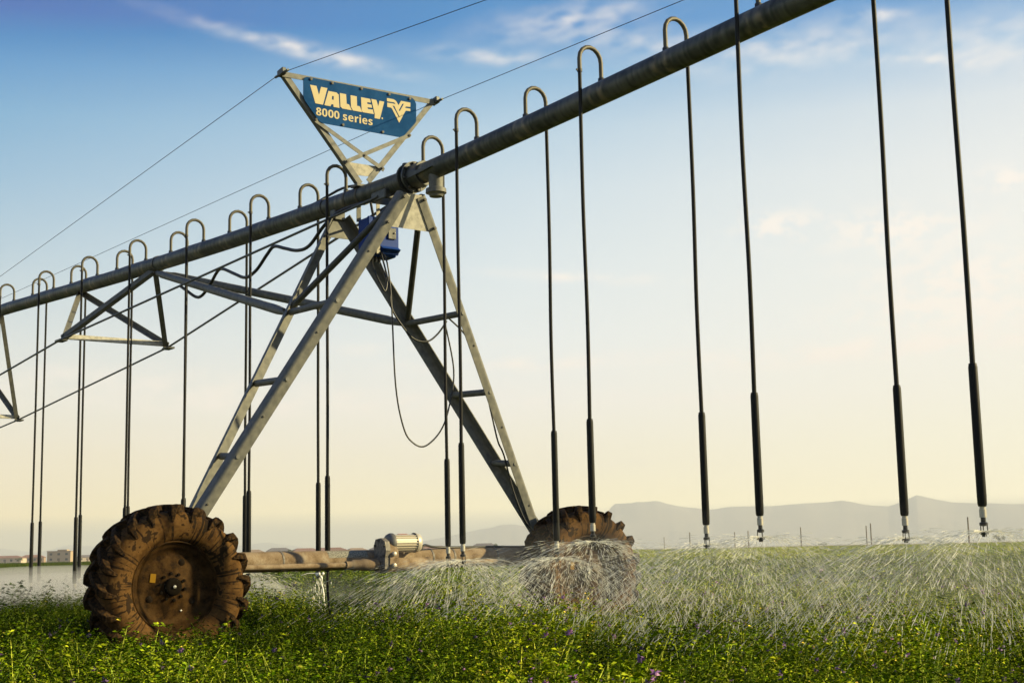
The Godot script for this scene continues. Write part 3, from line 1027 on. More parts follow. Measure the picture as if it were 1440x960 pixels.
func build_sign() -> void:
	var x := -0.37
	var fr := thing("cable_mast", "inverted triangular steel mast standing on the pipe above the tower", "mast", Vector3(x, 4.12, 0))
	var TL := Vector3(x, 5.035, 0.815)
	var TR := Vector3(x, 5.062, -0.809)
	var BL := Vector3(x, 4.135, 0.035)
	var BR := Vector3(x, 4.165, -0.085)
	var m1 := MB.new()
	m1.angle(TL, BL, Vector3(0, 0.6, -0.8), Vector3(-1, 0, 0), 0.052, 0.006)
	part(fr, "leg", m1, M.galv)
	var m2 := MB.new()
	m2.angle(TR, BR, Vector3(0, 0.6, 0.8), Vector3(-1, 0, 0), 0.052, 0.006)
	part(fr, "leg", m2, M.galv)
	var m3 := MB.new()
	m3.angle(TL + Vector3(0.008, 0.02, 0.0), TR + Vector3(0.008, 0.02, 0.0), Vector3(0, -1, 0), Vector3(-1, 0, 0), 0.048, 0.006)
	part(fr, "top_bar", m3, M.galv)
	var m4 := MB.new()
	m4.bar(Vector3(x + 0.012, 4.664, 0.489), Vector3(x + 0.012, 4.31, -0.225), Vector3(0, 1, 0.5), 0.038, 0.006)
	part(fr, "brace", m4, M.galv)
	var m5 := MB.new()
	m5.bar(Vector3(x + 0.022, 4.681, -0.501), Vector3(x + 0.022, 4.32, 0.19), Vector3(0, 1, -0.5), 0.038, 0.006)
	part(fr, "brace", m5, M.galv)
	var pl := MB.new()
	pl.prism(PackedVector2Array([Vector2(-0.165, 4.335), Vector2(0.20, 4.34), Vector2(0.13, 4.235), Vector2(-0.085, 4.225)]), Vector3(x - 0.012, 0, 0), Vector3(0, 0, -1), Vector3.UP, Vector3(0.005, 0, 0))
	part(fr, "gusset_plate", pl, M.galv_plate)
	var sd := MB.new()
	sd.cbox(Vector3(x, 4.122, -0.03), Vector3(0.06, 0, 0), Vector3(0, 0.012, 0), Vector3(0, 0, 0.12), 0.004)
	part(fr, "saddle", sd, M.galv)
	for q in [Vector2(0.489, 4.664), Vector2(-0.20, 4.322), Vector2(-0.50, 4.68), Vector2(0.17, 4.33), Vector2(-0.015, 4.414)]:
		var b := MB.new()
		bolt(b, Vector3(x + 0.024, q.y, q.x), Vector3.RIGHT, 0.013, 0.012)
		part(fr, "bolt", b, M.bolt)
	for e in [TL, TR]:
		var cl := MB.new()
		cl.cbox(e + Vector3(0, 0.012, 0), Vector3(0.05, 0.006, 0), Vector3(-0.004, 0.03, 0), Vector3(0, 0, 0.022), 0.006)
		part(fr, "cable_clamp", cl, M.steel_rod)
		var cn := MB.new()
		cn.tube([e + Vector3(-0.12, 0.0, 0), e + Vector3(0.12, 0.0, 0)], 0.012, 8)
		part(fr, "cable_socket", cn, M.steel_rod)
	# board
	var s := thing("sign_board", "blue sign board with cream lettering bolted to the triangular frame", "sign", Vector3(-0.35, 4.647, 0))
	var E := Vector3(0, 0, -1)
	var U := Vector3.UP
	var pb := MB.new()
	pb.prism(PackedVector2Array([Vector2(-0.574, 5.046), Vector2(0.497, 5.055), Vector2(0.535, 5.050), Vector2(0.562, 5.033), Vector2(0.579, 4.998), Vector2(0.578, 4.832), Vector2(0.568, 4.812), Vector2(0.434, 4.66), Vector2(0.408, 4.647), Vector2(-0.425, 4.645), Vector2(-0.450, 4.656), Vector2(-0.588, 4.812), Vector2(-0.606, 4.843), Vector2(-0.611, 4.87), Vector2(-0.611, 5.005), Vector2(-0.598, 5.034)]), Vector3(-0.356, 0, 0), E, U, Vector3(0.006, 0, 0))
	part(s, "panel", pb, M.sign_blue)
	var letters := [
		["letter_v", [Vector2(-0.546, 4.977), Vector2(-0.481, 4.977), Vector2(-0.456, 4.898), Vector2(-0.435, 4.977), Vector2(-0.370, 4.977), Vector2(-0.415, 4.815), Vector2(-0.492, 4.815)], []],
		["letter_a", [Vector2(-0.36, 4.953), Vector2(-0.277, 4.953), Vector2(-0.254, 4.937), Vector2(-0.247, 4.814), Vector2(-0.307, 4.814), Vector2(-0.309, 4.836), Vector2(-0.329, 4.836), Vector2(-0.339, 4.814), Vector2(-0.401, 4.814)], [[Vector2(-0.322, 4.914), Vector2(-0.306, 4.914), Vector2(-0.306, 4.879), Vector2(-0.325, 4.879)]]],
		["letter_l", [Vector2(-0.242, 4.955), Vector2(-0.177, 4.955), Vector2(-0.172, 4.867), Vector2(-0.146, 4.864), Vector2(-0.119, 4.815), Vector2(-0.216, 4.815), Vector2(-0.236, 4.829)], []],
		["letter_l", [Vector2(-0.131, 4.955), Vector2(-0.066, 4.955), Vector2(-0.063, 4.867), Vector2(-0.034, 4.867), Vector2(-0.010, 4.816), Vector2(-0.107, 4.816), Vector2(-0.127, 4.846)], []],
		["letter_e", [Vector2(-0.021, 4.956), Vector2(0.076, 4.956), Vector2(0.083, 4.922), Vector2(0.044, 4.920), Vector2(0.045, 4.904), Vector2(0.089, 4.905), Vector2(0.097, 4.876), Vector2(0.046, 4.872), Vector2(0.051, 4.856), Vector2(0.103, 4.860), Vector2(0.115, 4.819), Vector2(-0.002, 4.817), Vector2(-0.015, 4.831)], []],
		["letter_y", [Vector2(0.088, 4.959), Vector2(0.142, 4.959), Vector2(0.162, 4.902), Vector2(0.176, 4.957), Vector2(0.227, 4.957), Vector2(0.178, 4.783), Vector2(0.122, 4.783), Vector2(0.124, 4.821)], []],
		["registered_mark", [Vector2(0.198, 4.801), Vector2(0.204, 4.804), Vector2(0.210, 4.801), Vector2(0.212, 4.795), Vector2(0.210, 4.789), Vector2(0.204, 4.786), Vector2(0.198, 4.789), Vector2(0.196, 4.795)], []],
		["emblem", [Vector2(0.256, 4.998), Vector2(0.329, 4.999), Vector2(0.355, 4.988), Vector2(0.382, 4.951), Vector2(0.410, 4.998), Vector2(0.513, 4.999), Vector2(0.513, 4.957), Vector2(0.466, 4.954), Vector2(0.452, 4.940), Vector2(0.468, 4.939), Vector2(0.512, 4.940), Vector2(0.512, 4.916), Vector2(0.466, 4.914), Vector2(0.456, 4.905), Vector2(0.388, 4.784), Vector2(0.310, 4.906), Vector2(0.298, 4.913), Vector2(0.260, 4.913), Vector2(0.259, 4.954), Vector2(0.316, 4.957), Vector2(0.351, 4.954), Vector2(0.335, 4.970), Vector2(0.257, 4.967)], [[Vector2(0.316, 4.937), Vector2(0.336, 4.935), Vector2(0.394, 4.839), Vector2(0.386, 4.834)], [Vector2(0.384, 4.901), Vector2(0.424, 4.972), Vector2(0.442, 4.977), Vector2(0.396, 4.896)]]]]
	for l in letters:
		if l[2].is_empty():
			var mb := MB.new()
			mb.prism(PackedVector2Array(l[1]), Vector3(-0.350, 0, 0), E, U, Vector3(0.0025, 0, 0))
			part(s, l[0], mb, M.sign_cream)
		else:
			var cp := CSGPolygon3D.new()
			cp.name = l[0]
			cp.polygon = PackedVector2Array(l[1])
			cp.depth = 0.0025
			cp.material = M.sign_cream
			for hole in l[2]:
				var h := CSGPolygon3D.new()
				h.name = "opening"
				h.polygon = PackedVector2Array(hole)
				h.depth = 0.02
				h.operation = CSGShape3D.OPERATION_SUBTRACTION
				h.position.z = 0.01
				h.material = M.sign_cream
				cp.add_child(h, true)
			s.add_child(cp, true)
			cp.transform = Transform3D(Basis(Vector3(0, 0, -1), Vector3.UP, Vector3.RIGHT), Vector3(-0.3475, 0, 0) - s.position)
	var tm := TextMesh.new()
	var sf := SystemFont.new()
	sf.font_names = PackedStringArray(["Droid Sans"])
	sf.font_weight = 700
	tm.font = sf
	tm.text = "8000 series"
	tm.font_size = 48
	tm.depth = 0.0025
	tm.pixel_size = 0.002
	tm.horizontal_alignment = HORIZONTAL_ALIGNMENT_LEFT
	tm.vertical_alignment = VERTICAL_ALIGNMENT_BOTTOM
	tm.material = M.sign_cream
	var ab := tm.get_aabb()
	var tx := MeshInstance3D.new()
	tx.name = "lettering"
	tx.mesh = tm
	s.add_child(tx)
	var k := 0.585 / ab.size.x
	var ky := 0.078 / ab.size.y
	tx.transform = Transform3D(Basis(Vector3(0, 0, -1) * k, Vector3.UP * ky, Vector3.RIGHT), Vector3(-0.349, 4.708 - ab.position.y * ky, 0.485 + ab.position.x * k) - s.position)
	for q in [Vector2(-0.538, 5.030), Vector2(-0.322, 5.033), Vector2(-0.018, 5.036), Vector2(0.279, 5.038), Vector2(0.505, 5.036), Vector2(-0.213, 4.662), Vector2(0.206, 4.664)]:
		var b := MB.new()
		bolt(b, Vector3(-0.350, q.y, -q.x), Vector3.RIGHT, 0.0135, 0.012)
		part(s, "bolt", b, M.bolt)

func build_cables() -> void:
	var TL := Vector3(-0.37, 5.04, 0.82)
	var TR := Vector3(-0.37, 5.065, -0.81)
	for g in [[TL, 10.0, "thin guy cable from the frame's left corner up to the right"], [TR, 10.0, "thin guy cable from the frame's right corner up to the right"],
		[TL, -15.5, "thin guy cable from the frame's left corner down to the left"], [TR, -14.3, "thin guy cable from the frame's right corner passing behind the sign"]]:
		var e := Vector3(g[1], pipe_h(g[1]) + 0.086, 0)
		var mb := MB.new()
		mb.tube([g[0], e], 0.0033, 6)
		solo("guy_cable", mb, M.wire, g[2], "cable", g[0], "guy cables of the tower")
	# power cable lying along the crown of the pipe
	var pts := []
	for k in 60:
		var a := lerpf(-25.0, -1.4, k / 59.0)
		pts.append(Vector3(a, pipe_h(a) + 0.092 + 0.012 * absf(sin(a * 1.9)), -0.045))
	for q in [Vector3(-1.1, 4.20, -0.05), Vector3(-0.85, 4.225, -0.07), Vector3(-0.62, 4.20, -0.10), Vector3(-0.5, 4.10, -0.14), Vector3(-0.45, 3.95, -0.15), Vector3(-0.40, 3.83, -0.14)]:
		pts.append(q)
	var pc := MB.new()
	pc.tube(curve_pts(pts, 3), 0.0125, 7)
	solo("power_cable", pc, M.black_cable, "black power cable lying along the top of the left pipe", "cable", Vector3(-1.4, pipe_h(-1.4), 0))
	var sag := [Vector3(-4.05, 3.80, 0.14), Vector3(-3.92, 3.74, 0.14), Vector3(-3.62, 3.606, 0.12), Vector3(-3.373, 3.667, 0.12), Vector3(-3.149, 3.805, 0.12), Vector3(-3.011, 3.812, 0.12), Vector3(-2.724, 3.71, 0.12), Vector3(-2.478, 3.631, 0.12), Vector3(-2.24, 3.664, 0.12), Vector3(-2.009, 3.781, 0.12), Vector3(-1.858, 3.836, 0.12), Vector3(-1.635, 3.776, 0.12), Vector3(-1.375, 3.707, 0.12), Vector3(-1.137, 3.711, 0.12), Vector3(-0.865, 3.842, 0.12), Vector3(-0.6, 3.93, 0.10), Vector3(-0.2, 3.93, 0.08)]
	var sg := MB.new()
	sg.tube(curve_pts(sag, 5), 0.017, 9)
	solo("control_cable", sg, M.black_cable, "thick black cable hanging in sagging loops below the left pipe", "cable", sag[0])
	var loop := [Vector3(-0.20, 3.50, -0.07), Vector3(-0.12, 3.412, -0.097), Vector3(-0.1, 3.063, -0.131), Vector3(-0.1, 2.304, -0.168), Vector3(-0.1, 1.931, -0.245), Vector3(-0.1, 1.797, -0.339), Vector3(-0.1, 1.769, -0.473), Vector3(-0.1, 1.914, -0.642), Vector3(-0.1, 2.142, -0.738), Vector3(-0.1, 2.468, -0.791), Vector3(-0.1, 2.90, -0.70)]
	var lp := MB.new()
	lp.tube(curve_pts(loop, 6), 0.0075, 7)
	solo("control_cable", lp, M.black_cable, "thin black cable hanging in one long loop below the blue box", "cable", loop[0])
	var loop2 := [Vector3(-0.22, 3.50, -0.10), Vector3(-0.12, 3.2, -0.12), Vector3(-0.1, 2.999, -0.13), Vector3(-0.1, 2.877, -0.203), Vector3(-0.1, 2.729, -0.351), Vector3(-0.1, 2.708, -0.502), Vector3(-0.1, 2.784, -0.62), Vector3(-0.1, 2.91, -0.72)]
	var l2 := MB.new()
	l2.tube(curve_pts(loop2, 6), 0.0085, 7)
	solo("control_cable", l2, M.black_cable, "short black cable loop hanging below the upper right rung", "cable", loop2[0])
	var rc := [Vector3(0.0, 2.93, -0.66), Vector3(-0.05, 2.80, -0.88), Vector3(-0.05, 2.667, -0.940), Vector3(-0.05, 2.316, -1.100), Vector3(-0.05, 2.09, -1.165), Vector3(-0.05, 1.832, -1.234), Vector3(-0.05, 1.704, -1.300), Vector3(-0.05, 1.38, -1.400), Vector3(-0.05, 1.12, -1.521), Vector3(-0.08, 1.0, -1.65)]
	var r1 := MB.new()
	r1.tube(curve_pts(rc, 5), 0.008, 7)
	solo("control_cable", r1, M.black_cable, "thin black cable tied down along the right front leg", "cable", rc[0])

func build_box() -> void:
	var b := thing("control_box", "blue control box hanging under the pipe between the tower legs", "control box", Vector3(-0.31, 3.47, -0.125))
	var c := MB.new()
	c.cbox(Vector3(-0.32, 3.645, -0.125), Vector3(0.085, 0, 0), Vector3(0, 0.172, 0), Vector3(0, 0, 0.152), 0.012)
	part(b, "case", c, M.box_blue)
	var l := MB.new()
	l.cbox(Vector3(-0.222, 3.655, -0.125), Vector3(0.014, 0, 0), Vector3(0, 0.165, 0), Vector3(0, 0, 0.160), 0.008)
	part(b, "door", l, M.box_blue)
	var lower := MB.new()
	lower.prism(PackedVector2Array([Vector2(-0.40, 3.475), Vector2(-0.21, 3.50), Vector2(-0.16, 3.53), Vector2(-0.208, 3.56), Vector2(-0.23, 3.56)]), Vector3(0, 0, -0.09), Vector3.RIGHT, Vector3.UP, Vector3(0, 0, -0.185))
	part(b, "lower_hood", lower, M.box_blue)
	var st := MB.new()
	st.bar(Vector3(-0.19, 3.95, -0.055), Vector3(-0.19, 3.48, -0.055), Vector3(0, 0, 1), 0.035, 0.006)
	part(b, "hanger", st, M.galv_plate)
	var st2 := MB.new()
	st2.bar(Vector3(-0.40, 3.97, 0.02), Vector3(-0.40, 3.80, 0.02), Vector3(0, 0, 1), 0.045, 0.006)
	part(b, "hanger", st2, M.galv)
	var pl := MB.new()
	pl.cbox(Vector3(-0.198, 3.68, -0.205), Vector3(0.008, 0, 0), Vector3(0, 0.05, 0), Vector3(0, 0, 0.04), 0.003)
	part(b, "switch_plate", pl, M.galv)
	var sw := MB.new()
	bolt(sw, Vector3(-0.19, 3.685, -0.225), Vector3.RIGHT, 0.008, 0.01)
	part(b, "switch", sw, M.black_plastic)
	for q in [[-0.05, 0.02], [-0.09, 0.0], [-0.13, 0.03]]:
		var g := MB.new()
		g.lathe(Vector3(-0.30, 3.475, q[0]), Vector3.DOWN, [Vector2(0.016, 0.0), Vector2(0.016, 0.04), Vector2(0.010, 0.05), Vector2(0.0, 0.05)], 10)
		part(b, "cable_gland", g, M.black_plastic)
	var lp := MB.new()
	lp.tube(curve_pts([Vector3(-0.30, 3.43, -0.05), Vector3(-0.24, 3.32, -0.05), Vector3(-0.2, 3.20, -0.09), Vector3(-0.2, 3.15, -0.13), Vector3(-0.22, 3.25, -0.16), Vector3(-0.28, 3.42, -0.13)], 5), 0.008, 7)
	part(b, "cable_loop", lp, M.black_cable)

# ---------------------------------------------------------------- drop hoses and their spray
func ordinal(k: int) -> String:
	return ["first", "second", "third", "fourth", "fifth", "sixth", "seventh", "eighth"][k]

func drop(a: float, s: float, top: float, bot: float, label: String, style := 0) -> Vector3:
	var h := pipe_h(a)
	var r := 0.1
	var t := thing("drop_hose", label, "drop hose", Vector3(a, h + 0.08, 0), "drop hoses hanging from the pipe")
	var crown := h + (0.22 if s > 0 else 0.235)
	var pts := [Vector3(a, h + 0.07, 0), Vector3(a, crown - 0.01, 0)]
	for k in 9:
		var g := PI * k / 8.0
		pts.append(Vector3(a, crown + sin(g) * r, s * (r - cos(g) * r)))
	pts.append(Vector3(a, h + 0.13, s * 2 * r))
	var gn := MB.new()
	gn.tube(pts, 0.016, 10)
	part(t, "gooseneck", gn, M.gooseneck)
	var so := MB.new()
	so.lathe(Vector3(a, h + 0.07, 0), Vector3.UP, [Vector2(0.024, 0.0), Vector2(0.024, 0.035), Vector2(0.017, 0.042)], 12)
	part(t, "socket", so, M.galv_dark)
	var cl := MB.new()
	cl.lathe(Vector3(a, h + 0.12, s * 2 * r), Vector3.UP, [Vector2(0.0, 0.0), Vector2(0.019, 0.0), Vector2(0.019, 0.022), Vector2(0.0, 0.022)], 10)
	cl.obox(Vector3(a, h + 0.131, s * 2 * r + 0.022), Vector3(0.006, 0, 0), Vector3(0, 0.006, 0), Vector3(0, 0, 0.008))
	part(t, "hose_clamp", cl, M.bolt)
	var z := s * 2 * r
	var wob := 0.012 * sin(a * 3.7)
	var hs := MB.new()
	hs.tube(curve_pts([Vector3(a, h + 0.13, z), Vector3(a + wob, lerpf(h, top, 0.35), z + wob * 0.5), Vector3(a - wob * 0.6, lerpf(h, top, 0.7), z), Vector3(a, top - 0.03, z)], 6), 0.0138, 10)
	part(t, "hose", hs, M.black_hose)
	var wt := MB.new()
	wt.lathe(Vector3(a, bot, z), Vector3.UP, [Vector2(0.0, 0.0), Vector2(0.020, 0.0), Vector2(0.0235, 0.012), Vector2(0.0245, 0.05), Vector2(0.0235, top - bot - 0.02), Vector2(0.020, top - bot), Vector2(0.012, top - bot + 0.004)], 16)
	part(t, "weight", wt, M.black_weight)
	var rc := MB.new()
	rc.lathe(Vector3(a, bot, z), Vector3.DOWN, [Vector2(0.0145, -0.002), Vector2(0.0145, 0.012), Vector2(0.018, 0.014), Vector2(0.018, 0.055), Vector2(0.0, 0.055)], 14)
	part(t, "regulator", rc, M.coupler)
	var nz := MB.new()
	nz.lathe(Vector3(a, bot - 0.055, z), Vector3.DOWN, [Vector2(0.013, 0.0), Vector2(0.013, 0.022), Vector2(0.021, 0.026), Vector2(0.021, 0.040), Vector2(0.006, 0.044), Vector2(0.0, 0.044)], 14)
	var nozzle := part(t, "nozzle", nz, M.black_plastic)
	for k in 3:
		var g := TAU * k / 3.0 + a
		var sr := MB.new()
		sr.tube([Vector3(a + cos(g) * 0.018, bot - 0.093, z + sin(g) * 0.018), Vector3(a + cos(g) * 0.02, bot - 0.135, z + sin(g) * 0.02)], 0.003, 6)
		part(nozzle, "strut", sr, M.black_plastic)
	var pd := MB.new()
	pd.lathe(Vector3(a, bot - 0.132, z), Vector3.DOWN, [Vector2(0.0, -0.006), Vector2(0.010, -0.002), Vector2(0.024, -0.003), Vector2(0.024, 0.004), Vector2(0.012, 0.012), Vector2(0.012, 0.02), Vector2(0.0, 0.02)], 18)
	part(nozzle, "spray_plate", pd, M.black_plastic)
	if style == 1:
		var th := MB.new()
		th.tube(curve_pts([Vector3(a, bot - 0.14, z), Vector3(a, bot - 0.3, z), Vector3(a + 0.03, bot - 0.48, z), Vector3(a + 0.08, bot - 0.66, z + 0.02)], 5), 0.011, 8)
		part(t, "trailing_hose", th, M.black_hose)
	return Vector3(a, bot - 0.125, z)

func streak_mesh() -> ArrayMesh:
	var mb := MB.new()
	# a drawn-out drop: round at the head, thin at the tail, one unit long
	var ringn := 5
	var prof := [[0.0, -0.5], [0.55, -0.25], [1.0, 0.1], [0.9, 0.35], [0.0, 0.5]]
	for i in prof.size() - 1:
		for k in ringn:
			var a0 := TAU * k / ringn
			var a1 := TAU * (k + 1) / ringn
			var d0 := Vector3(cos(a0), 0, sin(a0))
			var d1 := Vector3(cos(a1), 0, sin(a1))
			var p0: Vector3 = d0 * prof[i][0] + Vector3(0, prof[i][1], 0)
			var p1: Vector3 = d1 * prof[i][0] + Vector3(0, prof[i][1], 0)
			var p2: Vector3 = d1 * prof[i + 1][0] + Vector3(0, prof[i + 1][1], 0)
			var p3: Vector3 = d0 * prof[i + 1][0] + Vector3(0, prof[i + 1][1], 0)
			if prof[i][0] > 0.0:
				mb.tri(p0, p1, p2, d0, d1, d1)
			if prof[i + 1][0] > 0.0:
				mb.tri(p0, p2, p3, d0, d1, d0)
	return mb.mesh(Vector3.ZERO, M.mist_drop)

var streak: ArrayMesh

func spray(o: Vector3, count: int, v0: float, label: String) -> void:
	var mm := MultiMesh.new()
	mm.transform_format = MultiMesh.TRANSFORM_3D
	mm.mesh = streak
	mm.instance_count = count
	for i in count:
		var az := rng.randf() * TAU
		# the plate throws grooved jets, so directions bunch a little
		az = lerpf(az, round(az / TAU * 36.0) / 36.0 * TAU, 0.6)
		var sp := v0 * (0.6 + 1.0 * rng.randf() * rng.randf())
		var up := rng.randf_range(-0.10, 0.16) * sp
		var tmax := (up + sqrt(up * up + 2.0 * 9.8 * (o.y - 0.12))) / 9.8
		var t := tmax * pow(rng.randf(), 0.8)
		var drag := 1.0 - 0.12 * t / tmax
		var p := Vector3(cos(az) * sp * t * drag, up * t - 4.9 * t * t, sin(az) * sp * t * drag)
		p += Vector3(-0.28, 0.0, 0.38) * t * t * 2.0
		var vel := Vector3(-1.1, 0.0, 1.5) * t + Vector3(cos(az) * sp * drag, up - 9.8 * t, sin(az) * sp * drag)
		var len_ := vel.length() * rng.randf_range(0.008, 0.028)
		var rad := rng.randf_range(0.0006, 0.0015)
		var d := vel.normalized()
		var x := d.cross(Vector3(0.3, 0.1, 0.9)).normalized()
		var b := Basis(x * rad, d * len_, x.cross(d) * rad)
		mm.set_instance_transform(i, Transform3D(b, p))
	var mi := MultiMeshInstance3D.new()
	mi.name = numbered("water_spray")
	mi.multimesh = mm
	add_child(mi)
	mi.position = o
	mi.set_meta("label", label)
	mi.set_meta("category", "water spray")
	mi.set_meta("group", "water sprays under the drop hoses")
	mi.set_meta("kind", "stuff")

func build_drops() -> void:
	streak = streak_mesh()
	var tf := [1.735, 1.74, 1.715, 1.665, 1.525, 1.465, 1.45, 1.42, 1.36, 1.34, 1.33]
	var bf := [1.006, 1.008, 1.01, 0.895, 0.83, 0.80, 0.75, 0.70, 0.55, 0.55, 0.52]
	var tb := [1.728, 1.716, 1.719, 1.60, 1.515, 1.46, 1.50, 1.47, 1.42, 1.38]
	var bb := [0.984, 0.975, 0.90, 0.88, 0.77, 0.78, 0.72, 0.66, 0.60, 0.55]
	for i in front_a.size():
		var right := i < 4
		var w := ordinal(3 - i if right else i - 4)
		var d := "right" if right else "left"
		var o := drop(front_a[i], 1.0, tf[i], bf[i], "%s drop hose %s of the tower hanging on the near side of the pipe" % [w, d], 1 if i == 4 else 0)
		if i != 4:
			spray(o, (3000 if right else 1400), 3.3, "water spray under the %s near-side drop hose %s of the tower" % [w, d])
	for i in back_a.size():
		var right := i < 4
		var w := ordinal(3 - i if right else i - 4)
		var d := "right" if right else "left"
		var o := drop(back_a[i], -1.0, tb[i], bb[i], "%s drop hose %s of the tower hanging on the far side of the pipe" % [w, d])
		if i != 4:
			spray(o, (3000 if right else 1400), 3.3, "water spray under the %s far-side drop hose %s of the tower" % [w, d])
		else:
			leak(o)

# a nozzle that only dribbles: a wavering stream and falling drops
func leak(o: Vector3) -> void:
	var t := thing("water_leak", "white water dribbling from a nozzle below the base beam", "water leak", o)
	var st := MB.new()
	var pts := []
	var rad := []
	for k in 16:
		var f := k / 15.0
		pts.append(o + Vector3(0.03 + 0.05 * f + 0.006 * sin(k * 1.3), 0.0 - 0.36 * f, -0.01 - 0.03 * f + 0.006 * cos(k * 1.9)))
		rad.append(0.010 * (1.0 - 0.55 * f) * (0.8 + 0.35 * sin(k * 2.3)))
	st.tube(curve_pts(pts, 1), rad, 8)
	part(t, "stream", st, M.water)
	var bl := MB.new()
	for k in 7:
		var c := o + Vector3(rng.randf_range(-0.02, 0.05), rng.randf_range(-0.03, 0.03), rng.randf_range(-0.03, 0.03))
		bl.lathe(c, Vector3.UP, [Vector2(0.0, -0.02), Vector2(0.013, -0.008), Vector2(0.012, 0.006), Vector2(0.0, 0.014)], 8)
	part(t, "splash", bl, M.water)
	var dr := MB.new()
	for k in 110:
		var y := -0.02 - 0.5 * rng.randf()
		var c := o + Vector3(rng.randfn() * 0.05, y, rng.randfn() * 0.05)
		var l := rng.randf_range(0.008, 0.03)
		dr.lathe(c, Vector3.UP, [Vector2(0.0, -l), Vector2(0.0035, -l * 0.2), Vector2(0.0, l * 0.6)], 5)
	var d := part(t, "drops", dr, M.water)
	d.set_meta("kind", "stuff")
	var jet := MB.new()
	jet.tube([o + Vector3(0, 0.02, 0.02), o + Vector3(-0.03, 0.02, 0.10), o + Vector3(-0.05, 0.0, 0.16)], [0.004, 0.003, 0.001], 6)
	part(t, "side_jet", jet, M.water)

func mist(c: Vector3, half: Vector3, dens: float, label: String) -> void:
	var f := FogVolume.new()
	f.name = numbered("mist")
	f.shape = RenderingServer.FOG_VOLUME_SHAPE_ELLIPSOID
	f.size = half * 2.0
	var fm := FogMaterial.new()
	fm.density = dens
	fm.albedo = Color(0.97, 0.97, 0.96)
	f.material = fm
	add_child(f)
	f.position = c
	f.set_meta("label", label)
	f.set_meta("category", "mist")
	f.set_meta("kind", "stuff")

# ---------------------------------------------------------------- the setting
func polar(az: float, dist: float, y := 0.0) -> Vector3:
	return Vector3(CAM_POS.x + sin(deg_to_rad(az)) * dist, y, CAM_POS.z - cos(deg_to_rad(az)) * dist)

func structure(called: String, mb: MB, m: Material) -> MeshInstance3D:
	var o := MeshInstance3D.new()
	o.name = called
	o.mesh = mb.mesh(Vector3.ZERO, m)
	add_child(o)
	o.set_meta("kind", "structure")
	return o

func build_ground() -> void:
	var mb := MB.new()
	mb.colored = true
	var radii := [0.0, 30.0, 120.0, 430.0, 470.0, 900.0, 2500.0, 7000.0, 16000.0]
	var seg := 72
	for i in radii.size() - 1:
		for k in seg:
			var a0 := TAU * k / seg
			var a1 := TAU * (k + 1) / seg
			var d0 := Vector3(cos(a0), 0, sin(a0))
			var d1 := Vector3(cos(a1), 0, sin(a1))
			mb.tint = Color(0.12, 0.135, 0.02) if radii[i] < 430.0 else Color(0.30, 0.24, 0.16)
			if i > 0:
				mb.tri(d0 * radii[i], d1 * radii[i], d1 * radii[i + 1], Vector3.UP, Vector3.UP, Vector3.UP)
			mb.tri(d0 * radii[i], d1 * radii[i + 1], d0 * radii[i + 1], Vector3.UP, Vector3.UP, Vector3.UP)
	var m := mat(Color.WHITE, 0.95, 0.0, noise_tex(512, 0.02, [Color(0.45, 0.42, 0.36), Color(0.8, 0.78, 0.72), Color(1, 1, 1)], 61, 1.5, 6.0), 0.35)
	m.vertex_color_use_as_albedo = true
	structure("ground", mb, m)

func ridge_el(az: float, pts: Array) -> float:
	if az <= pts[0][0]:
		return pts[0][1]
	for i in pts.size() - 1:
		if az <= pts[i + 1][0]:
			return lerpf(pts[i][1], pts[i + 1][1], (az - pts[i][0]) / (pts[i + 1][0] - pts[i][0]))
	return pts[pts.size() - 1][1]

